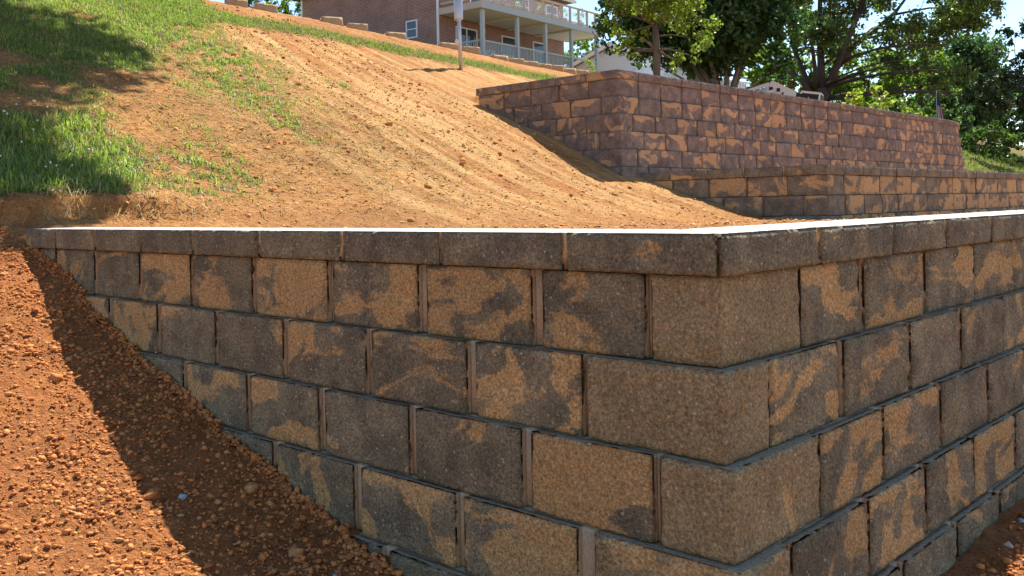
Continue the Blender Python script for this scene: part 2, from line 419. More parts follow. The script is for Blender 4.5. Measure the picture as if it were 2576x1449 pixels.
B_ax = np.concatenate([axis((-600,-60,90),(-60,-8,6),(-8,-2.4,.3),(-2.4,-.1,.019),(-.1,.4,.03),(.4,5,.034),(5,9,.045),(9,16,.09),(16,26,.25),(26,60,2),(60,600,60))])
GA, GB = np.meshgrid(A_ax, B_ax, indexing='ij')
GZ = ground(GA, GB) + rough(GA, GB) + lip(GA, GB)
na, nb = GA.shape
gv = np.stack([CX - SL*GA + CL*GB, CY + CL*GA + SL*GB, GZ + EYE], -1).reshape(-1, 3)
gi = np.arange(na*nb).reshape(na, nb)
gf = np.stack([gi[:-1,:-1], gi[:-1,1:], gi[1:,1:], gi[1:,:-1]], -1).reshape(-1, 4)
gme = mesh_from('hillside_ground', gv, gf, [M['ground']], smooth=True)
tur = turf(GA, GB)
low = (1-inside(GA, GB, 0, 0))*(1-sstep(GA, 3.9, 4.5))
_s = GB - .06*GA + .12*fbm(GA*.5, GB*.5, 2, 9)
pale = sstep(GA, 3.7, 4.3)*sstep(GB, 2.2, 3.4)*(1-sstep(GA, 9.5, 11))*np.clip(.45*sstep(fbm(GA*.30, _s*2.6, 3, 31), -.10, .30)+.6*sstep(fbm(GA*.35, _s*7, 3, 33), -.10, .20), 0, 1)*1.0
red = np.clip(low*.95 + .55*sstep(fbm(GA*.9, GB*.9, 3, 41), .12, .4)*sstep(GA, 4, 5)*(GA < 12), 0, 1)
far = sstep(GA, 13.5, 15)
dryn = .45*np.exp(-((GA-6.4)/1.9)**2-((GB-2.9)/1.5)**2)*sstep(fbm(GA*3, GB*3, 3, 91), -.3, .2)
cov = np.stack([np.clip(np.maximum(np.maximum(tur, dryn), far*.9), 0, 1), red, np.clip(pale, 0, 1)*(1-tur), np.ones_like(tur)], -1).reshape(-1, 4)
ca = gme.color_attributes.new('cover', 'FLOAT_COLOR', 'POINT'); ca.data.foreach_set('color', cov.astype(np.float32).ravel())
tag(link('hillside_ground', gme), 'bare orange clay hillside graded down to the walls, with turf at left', kind='structure')
def surf(a, b): return ground(a, b) + rough(a, b) + lip(a, b)

# ------------------------------------------------------------------ retaining walls
CH, CAPH = .2032, .0975
def lattice(xs, ys, zs, rough_faces, amp, seed, sharp=.009, shear=0.0, keep=()):
    """closed box shell on a lattice; the named faces are split rough"""
    nx, ny, nz = len(xs), len(ys), len(zs)
    X, Y, Z = np.meshgrid(xs, ys, zs, indexing='ij')
    s = np.zeros(X.shape, bool); s[0]=s[-1]=True; s[:,0]=s[:,-1]=True; s[:,:,0]=s[:,:,-1]=True
    idx = -np.ones(X.shape, int); idx[s] = np.arange(s.sum())
    D = np.zeros(X.shape+(3,))
    def chip(u, v, u0, u1, v0, v1, sd, open_u0=True, open_u1=True):
        e = np.full(u.shape, 9.0)
        if open_u0: e = np.minimum(e, u-u0)
        if open_u1: e = np.minimum(e, u1-u)
        e = np.minimum(e, np.minimum(v-v0, v1-v))
        d = amp*(1.0*fbm(u*7, v*7, 2, sd) + 1.1*fbm(u*34, v*34, 3, sd+5, .75))
        ue = np.minimum(u-u0 if open_u0 else 9.0, u1-u if open_u1 else 9.0)
        lowv = np.where((v-v0) < np.minimum(ue, .02), .35, np.where(ue < .02, 1.5, 1.0))
        cw = .009*(1+.9*fbm(u*16, v*16, 2, sd+9))
        return d - sharp*lowv*(1+.8*fbm(u*22, v*22, 2, sd+11))*(1-sstep(e, 0, np.maximum(cw, .004)))
    if 'front' in rough_faces:
        D[:,0,:,1] -= chip(X[:,0,:], Z[:,0,:], xs[0], xs[-1], zs[0], zs[-1], seed, 'left' not in rough_faces, 'right' not in rough_faces)
    if 'right' in rough_faces:
        D[-1,:,:,0] += chip(Y[-1], Z[-1], ys[0], ys[-1], zs[0], zs[-1], seed+31, False, True)
    if 'left' in rough_faces:
        D[0,:,:,0] -= chip(Y[0], Z[0], ys[0], ys[-1], zs[0], zs[-1], seed+57, False, True)
    t = (X-xs[0])/(xs[-1]-xs[0])
    if shear > 0: X = X - Y*t*1.0            # mitre at the right end
    if shear < 0: X = X + Y*(1-t)*1.0        # mitre at the left end
    P = np.stack([X, Y, Z], -1)+D
    v = P[s]
    f = []; mi = []
    def quad(A, flip, m):
        q = np.stack([A[:-1,:-1], A[1:,:-1], A[1:,1:], A[:-1,1:]], -1).reshape(-1, 4)
        f.append(q[:, ::-1] if flip else q); mi.append(np.full(len(q), m))
    quad(idx[:,0,:], False, 0 if 'front' in rough_faces else 1); quad(idx[:,-1,:], True, 1)
    quad(idx[0], True, 0 if 'left' in rough_faces else 1); quad(idx[-1], False, 0 if 'right' in rough_faces else 1)
    quad(idx[:,:,0], True, 1); quad(idx[:,:,-1], False, 2)
    return v, np.concatenate(f), np.concatenate(mi)
def block_mesh(w, strip, seed, rf=('front',), h=CH, d=.26, step=.0085, amp=.0075, cap=False, shear=0.0, face=.034, ret=None, sharp=.009):
    """a wall block: rough face panel, moulded body set back behind the joint"""
    pw = w - strip
    nxs = max(3, int(pw/step)); nzs = max(2, int(h/step))
    xs = np.linspace(.0015, pw-.0015, nxs+1); zs = np.linspace(.001, h-.0025, nzs+1)
    if step > .02: xs = np.sort(np.append(xs, [xs[0]+.008, xs[-1]-.008])); zs = np.sort(np.append(zs, [zs[0]+.007, zs[-1]-.007]))
    corner = 'right' in rf or 'left' in rf
    if cap or corner:
        dd = ret or d
        ys = np.linspace(0, dd, max(3, int(dd/step))+1) if corner else np.array([0, .006, .02, dd*.5, dd])
        v, f, m = lattice(xs, ys, zs, rf, amp, seed, sharp, shear=shear)
        if strip > .02 and not cap:
            bv, bf, bm = lattice(np.array([pw-.01, w-.001]), np.array([face*.9, d]), np.array([.0012, h-.003]), (), 0, 0)
            f = np.concatenate([f, bf+len(v)]); v = np.concatenate([v, bv]); m = np.concatenate([m, bm])
    else:
        v, f, m = lattice(xs, np.array([0, .006, .02, face]), zs, rf, amp, seed, sharp)
        bv, bf, bm = lattice(np.array([.0018, w-.0018]), np.array([face*.8, d]), np.array([.0016, h-.0032]), (), 0, 0)
        f = np.concatenate([f, bf+len(v)]); v = np.concatenate([v, bv]); m = np.concatenate([m, bm])
    if not cap: m = np.where(m == 2, 3, m)
    me = mesh_from('block', v, f, [M['split'], M['smooth'], M['captop'], M['ledge']], m)
    return me
ROT_L, ROT_R = YAW-math.pi/2, YAW
def put(kind, wall, me, a, b, z, rot, tan=.5, bright=.5):
    w = W(a, b, z); base = wall['base']
    o = bpy.data.objects.new(kind, me); COL.objects.link(o); o.parent = wall
    o.location = (w[0]-base[0], w[1]-base[1], w[2]-base[2]); o.rotation_euler = (0, 0, rot)
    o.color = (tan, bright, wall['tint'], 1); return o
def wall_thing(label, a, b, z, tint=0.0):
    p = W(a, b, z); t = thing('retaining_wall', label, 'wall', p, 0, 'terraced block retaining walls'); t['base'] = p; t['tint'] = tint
    return t

# --- front wall, block by block
near = wall_thing('large front retaining wall of split-faced tan and charcoal blocks, nearest the camera', 0, 0, -1.19)
NZ = -.068
capz = NZ-CAPH
lefts = [[.212,.545,.992,1.443,1.889,2.344,2.779,3.205,3.65,4.02],
         [.385,.767,1.213,1.659,2.11,2.561,2.996,3.44],
         [.156,.539,.981,1.423,1.854,2.301,2.745],
         [.33,.76,1.205,1.649,2.09,2.53],
         [.14,.59,1.04,1.48,1.92]]
rights = [[.40,.79,1.268,1.737,2.197],[.182,.585,1.05,1.495,1.958],[.367,.772,1.218,1.66,2.11],[.155,.59,1.003,1.425,1.867],[.345,.743,1.169,1.574,2.02]]
sd = 100
tans_l = [[.45,.5,.6,.55,.62,.52,.72,.55,.5,.4],[.33,.52,.58,.45,.47,.56,.62,.5],[.40,.62,.45,.42,.5,.6],[.45,.66,.6,.5,.5,.4],[.5,.5,.45,.4]]
for c in range(5):
    z0 = capz-CH*(c+1); off = .014-.030*c       # face plane of this course; corner runs out with the batter
    B = lefts[c]; Rr = rights[c]
    # corner block: rough on both faces, its run along the two sides given by the first joints
    wl = B[0]-off; wr = Rr[0]-off
    sd += 7
    strip = .012 if c == 3 else .005
    me = block_mesh(wl-strip, 0.0, sd, ('front', 'right'), ret=wr-.006)
    put('corner_block', near, me, B[0]-strip, off, z0, ROT_L, .22 if c < 3 else .28, .60+.12*random.random()).color[3] = .35
    for i in range(len(B)-1):
        w = B[i+1]-B[i]; sd += 3
        st = .036 if i > 0 or c == 3 else .010
        if c == 0 and i == 0: st = .010
        me = block_mesh(w, st+random.uniform(-.006, .006)*(st > .01), sd)
        put('block', near, me, B[i+1], off + random.uniform(-.003, .003), z0, ROT_L, tans_l[c][min(i+1, len(tans_l[c])-1)]-.05, .35+.4*random.random())
    n = 0; b0 = Rr[0]; i = 0
    while b0 < 8.8:
        b1 = Rr[i+1] if i+1 < len(Rr) else b0+BW*.975
        sd += 3; st = .036 if i in (0, 1) else random.choice([.014, .020, .028])
        fine = b0 < 2.6
        me = block_mesh(b1-b0, st, sd, step=.0085 if fine else .04)
        put('block', near, me, off + random.uniform(-.004, .004), b0, z0, ROT_R, random.uniform(.30, .58), .35+.4*random.random())
        b0 = b1; i += 1
CL_ = [0, .449, .914, 1.374, 1.848, 2.312, 2.749, 3.193, 3.628, 4.0]
for i in range(len(CL_)-1):
    sd += 3
    me = block_mesh(CL_[i+1]-CL_[i], random.choice([.008, .010, .014]), sd, h=CAPH, d=.30, cap=True, amp=.0065, shear=1 if i == 0 else 0, step=.0085)
    put('cap_block', near, me, CL_[i+1], random.uniform(-.004, .004) if i else 0, capz, ROT_L, .14 if i < 6 else .40, .45+.25*random.random())
CR_ = [0, .487, .974, 1.43, 1.89, 2.345]
while CR_[-1] < 8.8: CR_.append(CR_[-1]+BW)
for i in range(len(CR_)-1):
    sd += 3
    me = block_mesh(CR_[i+1]-CR_[i], random.choice([.008, .010, .016]), sd, h=CAPH, d=.30, cap=True, amp=.0065, shear=-1 if i == 0 else 0, step=.0085 if i < 6 else .04)
    put('cap_block', near, me, random.uniform(-.005, .005) if i else 0, CR_[i], capz, ROT_R, .16, .45+.25*random.random())

# --- upper walls: shared block shapes
def pool(w, n, seed, **k): return [block_mesh(w, .011, seed+11*i, step=.038, amp=.0045, sharp=.009, **k) for i in range(n)]
full = pool(BW, 10, 900); caps = pool(BW, 8, 1200, h=CAPH, d=.30, cap=True)
full_gap = [block_mesh(BW, .020, 1500+11*i, step=.038, amp=.0045, sharp=.014) for i in range(3)]
def corner_wall(wall, a0, b0, top, courses, left_len, path, tan_r=(.28, .60), tan_l=(.32, .58), left_min=None):
    """two faces meeting at (a0, b0); path: list of (a, b) points one block apart along the right face"""
    cz = top-CAPH
    for c in range(courses):
        off = .014-.030*c; z0 = cz-CH*(c+1)
        halfleft = c % 2 == 1
        wl, wr = (BW*.5, BW*.86) if halfleft else (BW*.93, BW*.5 if c else BW*.93)
        me = block_mesh(wl-off, 0, 2000+int(a0*100)+c*13, ('front', 'right'), step=.03, amp=.0045, ret=wr-off-.006)
        put('corner_block', wall, me, a0+wl-.005, b0+off, z0, ROT_L, .36 if c % 2 else .42, .5)
        x = wl; end = left_len[c] if c < len(left_len) else 0
        first = True
        while x < end-.05:
            w = min(BW, end-x); w = w if w > .12 else BW
            gap = .058 if (a0 > 5 and c == 3 and first) else 0.0
            me = random.choice(full) if abs(w-BW) < .02 else block_mesh(w, .005, 2500+int(x*100)+c, step=.038, amp=.0045)
            put('block', wall, me, a0+x+w+gap, b0+off+random.uniform(-.003, .003), z0, ROT_L, random.uniform(*tan_l), random.uniform(.3, .6))
            x += w+gap; first = False
        # right face follows the path
        dist = wr; L_ = len(path)-1
        while dist < BW*L_-.2:
            k_ = dist/BW; i = min(int(k_), L_-1); fr = k_-i
            pa = path[i][0]+(path[i+1][0]-path[i][0])*fr; pb = path[i][1]+(path[i+1][1]-path[i][1])*fr
            k2 = min((dist+BW)/BW, L_); i2 = min(int(k2), L_-1); f2 = k2-i2
            qa = path[i2][0]+(path[i2+1][0]-path[i2][0])*f2; qb = path[i2][1]+(path[i2+1][1]-path[i2][1])*f2
            turn = math.atan2(qa-pa, qb-pb)
            me = random.choice(full_gap) if random.random() < .12 else random.choice(full)
            put('block', wall, me, pa+off*math.cos(turn)+random.uniform(-.004, .004), pb-off*math.sin(turn), z0, ROT_R+turn, random.uniform(*tan_r), random.uniform(.35, .70))
            dist += BW
    me = block_mesh(BW, .004, 2900, h=CAPH, d=.30, cap=True, shear=1, step=.03)
    put('cap_block', wall, me, a0+BW, b0, cz, ROT_L, .34, .45)
    me = block_mesh(BW*.9, .004, 2901, h=CAPH, d=.30, cap=True, shear=-1, step=.03)
    put('cap_block', wall, me, a0, b0, cz, ROT_R, .34, .45)
    x = BW
    while x < left_len[0]-.05:
        put('cap_block', wall, random.choice(caps), a0+x+BW, b0+random.uniform(-.004, .004), cz, ROT_L, random.uniform(.28, .42), random.uniform(.35, .6)); x += BW
    dist = BW*.9; L_ = len(path)-1
    while dist < BW*L_-.2:
        k_ = dist/BW; i = min(int(k_), L_-1); fr = k_-i
        pa = path[i][0]+(path[i+1][0]-path[i][0])*fr; pb = path[i][1]+(path[i+1][1]-path[i][1])*fr
        k2 = min((dist+BW)/BW, L_); i2 = min(int(k2), L_-1); f2 = k2-i2
        qa = path[i2][0]+(path[i2+1][0]-path[i2][0])*f2; qb = path[i2][1]+(path[i2+1][1]-path[i2][1])*f2
        turn = math.atan2(qa-pa, qb-pb)
        put('cap_block', wall, random.choice(caps), pa+random.uniform(-.004, .004), pb, cz, ROT_R+turn, random.uniform(.24, .36), random.uniform(.3, .55)); dist += BW
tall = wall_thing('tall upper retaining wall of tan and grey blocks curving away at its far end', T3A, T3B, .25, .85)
corner_wall(tall, T3A, T3B, 1.530, 7, [2.28, 2.28, 2.0, 1.45, .95, .45, .45], T3PATH)
lowp = [(T2A, T2B+BW*i) for i in range(24)]
lowp[0] = (T2A, T2B)
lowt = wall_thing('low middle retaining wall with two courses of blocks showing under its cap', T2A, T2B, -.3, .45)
corner_wall(lowt, T2A, T2B, .345, 3, [2.30, 2.0, 1.2], lowp, tan_r=(.42, .70), tan_l=(.30, .60))

# ------------------------------------------------------------------ clods, straw, grass
ICO_V = []; _p = (1+5**.5)/2
for s1 in (-1, 1):
    for s2 in (-1, 1): ICO_V += [(0, s1, s2*_p), (s1, s2*_p, 0), (s2*_p, 0, s1)]
ICO_V = np.array(ICO_V, float); ICO_V /= np.linalg.norm(ICO_V[0])
def hull_tris(v):
    f = []
    n = len(v)
    for i in range(n):
        for j in range(i+1, n):
            for k in range(j+1, n):
                nn = np.cross(v[j]-v[i], v[k]-v[i]); d = (v-v[i])@nn
                if (d < 1e-6).all(): f.append((i, j, k))
                elif (d > -1e-6).all(): f.append((i, k, j))
    return np.array(f)
ICO_F = hull_tris(ICO_V)
def subdiv(v, f):
    v = list(map(tuple, v)); cache = {}; out = []
    def mid(i, j):
        k = (min(i, j), max(i, j))
        if k not in cache:
            m = np.array(v[i])+np.array(v[j]); m /= np.linalg.norm(m); v.append(tuple(m)); cache[k] = len(v)-1
        return cache[k]
    for a, b, c in f:
        x, y, z = mid(a, b), mid(b, c), mid(c, a); out += [(a, x, z), (x, b, y), (z, y, c), (x, y, z)]
    return np.array(v), np.array(out)
ICO2_V, ICO2_F = subdiv(ICO_V, ICO_F)
def rocks(pos, size, fine=False, flat=.7):
    """many angular lumps as one (verts, faces)"""
    V0, F0 = (ICO2_V, ICO2_F) if fine else (ICO_V, ICO_F)
    n = len(pos); k = len(V0)
    jit = 1+rng.uniform(-.42, .36, (n, k, 1))
    th = rng.uniform(0, 2*math.pi, n); c, s = np.cos(th), np.sin(th)
    sc = np.stack([rng.uniform(.75, 1.35, n), rng.uniform(.7, 1.1, n), rng.uniform(flat*.7, flat*1.3, n)], -1)*size[:, None]
    v = V0[None]*jit*sc[:, None, :]
    tx = rng.uniform(-.5, .5, n)[:, None]
    vx, vy, vz = v[..., 0], v[..., 1], v[..., 2]
    vz2 = vz*np.cos(tx)+vy*np.sin(tx); vy = vy*np.cos(tx)-vz*np.sin(tx)
    x = vx*c[:, None]-vy*s[:, None]; y = vx*s[:, None]+vy*c[:, None]
    P = np.stack([x, y, vz2], -1)+pos[:, None, :]
    F = (F0[None]+(np.arange(n)*k)[:, None, None]).reshape(-1, 3)
    return P.reshape(-1, 3), F
def at_world(a, b, dz=0.0):
    z = surf(a, b)+dz
    return np.stack([CX-SL*a+CL*b, CY+CL*a+SL*b, z+EYE], -1)
def on_soil_below(a, b):
    return ~((a > -.12) & (b > -.10)) 
def scatter(n, a0, a1, b0, b1, keep):
    a = rng.uniform(a0, a1, n); b = rng.uniform(b0, b1, n); m = keep(a, b); return a[m], b[m]
def wall_clear(a, b):
    """true where no wall block stands"""
    off = .02+.03*np.clip((-.17-ground(a, b))/CH, 0, 5)
    w1 = (a > -off) & (b > -off) & ((a < .34) | (b < .34)) & (a < 4.05)
    w2 = (a > T2A-.09) & (b > T2B-.09) & ((a < T2A+.34) | (b < T2B+.34)) & (a < 5.45)
    w3 = (a > T3A-.22) & (b > T3B-.2) & ((a < T3A+.36) | (b < T3B+.34)) & (a < 7.75)
    return ~(w1 | w2 | w3)
# crumbly fill in front of the front wall
a, b = scatter(38000, .75, 4.25, -1.4, 0, wall_clear)
a2, b2 = scatter(6000, -.5, 0, .6, 2.6, wall_clear); a = np.concatenate([a, a2]); b = np.concatenate([b, b2])
sz = np.clip(.0044*np.exp(rng.normal(0, .52, len(a))), .0024, .014)
clump = fbm(a*3, b*3, 3, 77); keep = rng.uniform(0, 1, len(a)) < np.clip(.66+1.1*clump, .12, 1); a, b, sz = a[keep], b[keep], sz[keep]
v, f = rocks(at_world(a, b, 0)+np.array([0, 0, .0012]), sz)
tag(link('soil_crumbs', mesh_from('soil_crumbs', v, f, [M['clod']])), 'loose crumbs of red clay fill in front of the nearest wall', kind='stuff')
a, b = scatter(1500, -.9, 4.3, -2.3, 2.6, lambda a, b: ((a < 0) | (b < 0)) & wall_clear(a, b))
sz = np.clip(.0080*np.exp(rng.normal(0, .42, len(a))), .006, .020)
v, f = rocks(at_world(a, b, 0)+np.stack([0*sz, 0*sz, sz*.25], -1), sz, True)
tag(link('soil_clods', mesh_from('soil_clods', v, f, [M['clod']])), 'fist-sized and smaller clay clods on the fill below the front wall', kind='stuff')
a, b = scatter(420, -.9, 4.3, -2.3, 2.6, lambda a, b: ((a < 0) | (b < 0)) & wall_clear(a, b))
sz = np.clip(.008*np.exp(rng.normal(0, .4, len(a))), .004, .02)
v, f = rocks(at_world(a, b, .003), sz, False, .5)
tag(link('pale_chips', mesh_from('pale_chips', v, f, [M['tanclod']])), 'pale tan stone chips strewn over the red fill', kind='stuff')
# soil spilled along the foot of the wall and onto its ledges
n = 2600; a = rng.uniform(.7, 3.95, n); zc = surf(a, np.full(n, -.12))
cn = np.clip(np.floor((NZ-CAPH-zc)/CH), 0, 4); fb = .014-.030*cn; d_ = np.abs(rng.normal(0, .022, n))
b = fb-.004-d_; sz = np.clip(.0055*np.exp(rng.normal(0, .45, n)), .003, .014)
pz = at_world(a, b, 0); pz[:, 2] = np.maximum(pz[:, 2], zc+EYE)+np.maximum(0, .016-d_*.7)*rng.uniform(0, 1, n)
v, f = rocks(pz, sz)
tag(link('spilled_soil', mesh_from('spilled_soil', v, f, [M['clod']])), 'loose clay heaped along the foot of the front wall', kind='stuff')
# terrace and bank
a, b = scatter(30000, .36, 11.5, .36, 11.0, lambda a, b: wall_clear(a, b) & (turf(a, b) < .3) & (a < 5.3+100*(b < 6.7)))
dist = np.hypot(*W(a, b)[:2])
kp = rng.uniform(0, 1, len(a)) < np.clip(.55+.8*fbm(a*.9, b*1.4, 3, 71), .08, 1); a, b, dist = a[kp], b[kp], dist[kp]
sz = np.clip((.0030+.0005*dist)*np.exp(rng.normal(0, .5, len(a))), .004, .04)
v, f = rocks(at_world(a, b, .002), sz)
tag(link('bank_clods', mesh_from('bank_clods', v, f, [M['tanclod']])), 'small clay lumps strewn over the graded bank and terrace', kind='stuff')
a, b = scatter(150, 4.6, 12, 1.9, 12.0, lambda a, b: wall_clear(a, b) & (turf(a, b) < .4) & (a < 5.2+100*(b < 6.7)))
sz = np.clip(.018*np.exp(rng.normal(0, .4, len(a))), .012, .045)
v, f = rocks(at_world(a, b, .006), sz, True)
tag(link('bank_lumps', mesh_from('bank_lumps', v, f, [M['clod']])), 'larger dark clay lumps lying on the bank', kind='stuff')

def blades(a, b, length, width, lean, segs_bend):
    n = len(a); base = at_world(a, b, -.004)
    th = rng.uniform(0, 2*math.pi, n); lx, ly = np.cos(th), np.sin(th)
    px, py = -ly, lx
    wv = np.stack([px, py, 0*px], -1)*(width[:, None]/2)
    d = np.stack([lx, ly, 0*lx], -1)
    mid = base+d*(length*lean*.32)[:, None]+np.stack([0*lx, 0*lx, length*(.66-.14*lean)], -1)
    tip = base+d*(length*lean)[:, None]+np.stack([0*lx, 0*lx, length*np.maximum(.15, 1-.40*lean*lean)], -1)
    V = np.stack([base-wv, base+wv, mid-wv*.8, mid+wv*.8, tip], 1).reshape(-1, 3)
    k = (np.arange(n)*5)[:, None, None]
    F = (np.array([[0, 1, 3], [0, 3, 2], [2, 3, 4]])[None]+k).reshape(-1, 3)
    return V, F
def grow(n, a0, a1, b0, b1, p=1.0, thin=1.0):
    a = rng.uniform(a0, a1, n); b = rng.uniform(b0, b1, n)
    # tufts: pull some towards tuft centres
    ta, tb = rng.uniform(a0, a1, n//14), rng.uniform(b0, b1, n//14); k = rng.integers(0, len(ta), n); t = rng.uniform(0, 1, n) < .55
    a = np.where(t, ta[k]+rng.normal(0, .035, n), a); b = np.where(t, tb[k]+rng.normal(0, .035, n), b)
    d = turf(a, b); m = rng.uniform(0, 1, n) < (d**p)*thin
    return a[m], b[m], d[m]
a, b, d = grow(165000, 4.35, 11.4, -1.6, 5.4)
L_ = rng.uniform(.022, .065, len(a))*(.5+.6*d)*(1+.7*np.exp(-(((a-5.4)/1.2)**2+((b-.3)/1.4)**2)))
v, f = blades(a, b, L_, rng.uniform(.0045, .0085, len(a)), rng.uniform(.3, 1.5, len(a)), 2)
ea = 4.36+.10*noise2(np.linspace(-1.4, 1.3, 2600)*1.7, 3.3, 5); eb = np.linspace(-1.4, 1.3, 2600)
ea = ea+rng.uniform(-.06, .12, 2600); keep = rng.uniform(0, 1, 2600) < .10+.25*(noise2(eb*4, 1.0, 3) > 0)
fv_, ff_ = blades(ea[keep], eb[keep], rng.uniform(.05, .13, keep.sum()), rng.uniform(.003, .006, keep.sum()), rng.uniform(.7, 1.9, keep.sum()), 2)
tag(link('dead_grass_fringe', mesh_from('dead_grass_fringe', fv_, ff_, [M['straw']])), 'dead grass and roots hanging over the cut turf edge', kind='stuff')
tag(link('grass', mesh_from('grass', v, f, [M['grass']])), 'tufted green grass on the upper left of the slope', kind='stuff')
a, b, d = grow(52000, 9.6, 12.0, 3.4, 15)
v, f = blades(a, b, rng.uniform(.03, .07, len(a)), rng.uniform(.006, .011, len(a)), rng.uniform(.2, 1.0, len(a)), 2)
tag(link('grass_strip', mesh_from('grass_strip', v, f, [M['drygrass']])), 'narrow strip of short grass running across the bare bank', kind='stuff')
a, b, d = grow(26000, 3.2, 9.5, 19.2, 30)
v, f = blades(a, b, rng.uniform(.05, .11, len(a)), rng.uniform(.012, .02, len(a)), rng.uniform(.2, 1.0, len(a)), 2)
tag(link('lawn', mesh_from('lawn', v, f, [M['drygrass']])), 'sunlit lawn beyond the far end of the tall wall', kind='stuff')
# straw and dead grass lying about
a, b = scatter(26000, 4.2, 11, .2, 7.0, lambda a, b: wall_clear(a, b))
dens = np.exp(-((a-6.2)/2.2)**2)*np.exp(-((b-3.0)/1.8)**2)+.5*turf(a, b)+.10
m = rng.uniform(0, 1, len(a)) < dens; a, b = a[m], b[m]
a2, b2 = scatter(260, -.6, 4.2, -2.2, 2.4, lambda a, b: ((a < 0) | (b < 0)) & wall_clear(a, b)); a = np.concatenate([a, a2]); b = np.concatenate([b, b2])
n = len(a); p0 = at_world(a, b, .006); th = rng.uniform(0, 6.283, n); ln = rng.uniform(.02, .08, n); ww = np.where(a > 4.1, rng.uniform(.0022, .0050, n), rng.uniform(.0012, .0022, n))
dv = np.stack([np.cos(th), np.sin(th), rng.uniform(-.05, .35, n)], -1)*ln[:, None]; sv = np.stack([-np.sin(th), np.cos(th), 0*th], -1)*ww[:, None]
V = np.stack([p0-sv, p0+sv, p0+dv+sv*.5, p0+dv-sv*.5], 1).reshape(-1, 3); F = np.arange(4*n).reshape(-1, 4)
tag(link('straw', mesh_from('straw', V, F, [M['straw']])), 'scattered dry straw and dead grass stems on the soil', kind='stuff')
# clover heads in the shaded grass
a, b = scatter(45, 4.6, 6.4, -.6, 1.0, lambda a, b: turf(a, b) > .5)
v, f = rocks(at_world(a, b, .085), np.full(len(a), .007), False, 1.0)
tag(link('clover_flowers', mesh_from('clover_flowers', v, f, [M['white']])), 'small white clover heads in the shaded grass', kind='stuff')

# single stones one can point to
def stone(name, label, cat, a, b, size, mat, seed, flat=.7):
    global rng
    keep_ = rng; rng = np.random.default_rng(seed)
    v, f = rocks(np.zeros((1, 3)), np.array([size]), True, flat); rng = keep_
    o = link(name, mesh_from(name, v, f, [M[mat]]), None, W(a, b, float(surf(a, b))+size*flat*.45)); return tag(o, label, cat)
stone('soil_clod', 'large brown clay clod half in shade at the shadow edge, lower left', 'clod', 1.72, -.47, .026, 'clod', 3)
stone('soil_clod', 'round ochre clod in the shade against the front wall', 'clod', 1.60, -.20, .026, 'tanclod', 4)
stone('soil_clod', 'dark red clod on the sunlit fill near the left wall end', 'clod', 2.62, -.40, .027, 'clod', 5)
stone('soil_clod', 'small tan clod beside the white stone in the wall shadow', 'clod', 1.22, -.29, .018, 'tanclod', 6)
stone('stone_chip', 'bluish white stone chip in the wall shadow near the bottom edge', 'stone', 1.07, -.27, .013, 'gravel', 8)
stone('stone_chip', 'bluish white stone chip in the shade just inside the shadow edge', 'stone', 1.66, -.40, .012, 'gravel', 9)
stone('stone_chip', 'pale tan rounded stone on the fill at lower right beside the wall', 'stone', -.20, 1.30, .016, 'pale', 10)
stone('stone_chip', 'blue grey stone chip lying lowest on the fill at lower right', 'stone', -.27, 1.22, .013, 'gravel', 11)
stone('stone_chip', 'white stone chip near the wall on the fill at lower right', 'stone', -.17, 1.55, .011, 'gravel', 12)
m = MB(); m.prism([(0,0),(.05,.004),(.052,.020),(.004,.016)], 0, .16)
tag(m.build('plastic_strip', M['dark'], None, W(4.02, -.30, float(surf(4.02, -.30))+.004), .5), 'black plastic offcut on the soil beyond the left wall end', 'offcut')

# ------------------------------------------------------------------ row of edging blocks along the crest
e_pts = [(12.9, 5.6), (12.75, 6.25), (12.65, 6.75), (12.60, 8.05), (12.55, 8.55), (12.55, 9.45), (12.5, 10.75), (12.45, 11.3)]
bq = 12.1
while bq < 18.0: e_pts.append((12.4+.05*(bq-12), bq)); bq += .47
NTH = ['first','second','third','fourth','fifth','sixth','seventh','eighth','ninth','tenth','eleventh','twelfth','thirteenth','fourteenth','fifteenth','sixteenth','seventeenth','eighteenth','nineteenth','twentieth','twenty-first','twenty-second','twenty-third','twenty-fourth']
edge_me = []
for i in range(5):
    h_ = .20
    v, f, mi = lattice(np.linspace(0, .38, 6), np.linspace(0, .26, 4), np.linspace(0, h_, 4), ('front',), .006, 4000+i*7)
    t_ = v[:, 2]/h_; v[:, 0] = v[:, 0]+(.23-v[:, 0])*.18*t_*(v[:, 0] > .3); v[:, 1] += .02*t_
    edge_me.append(mesh_from('edging_block', v, f, [M['tanblock'], M['tanblock'], M['tanblock']], mi))
for i, (ea, eb) in enumerate(e_pts[:24]):
    w = W(ea, eb, gz(ea, eb)-.10+random.uniform(-.02, .03))
    o = link('edging_block', edge_me[i % 5], None, w, ROT_R+random.uniform(-.12, .12)+ROT_L*0)
    o.rotation_euler = (0, random.uniform(.0, .07), ROT_L+math.radians(62)+random.uniform(-.1, .1))
    tag(o, 'tan edging block on the crest below the house, %s from the left' % NTH[i], 'block', 'edging blocks along the crest')

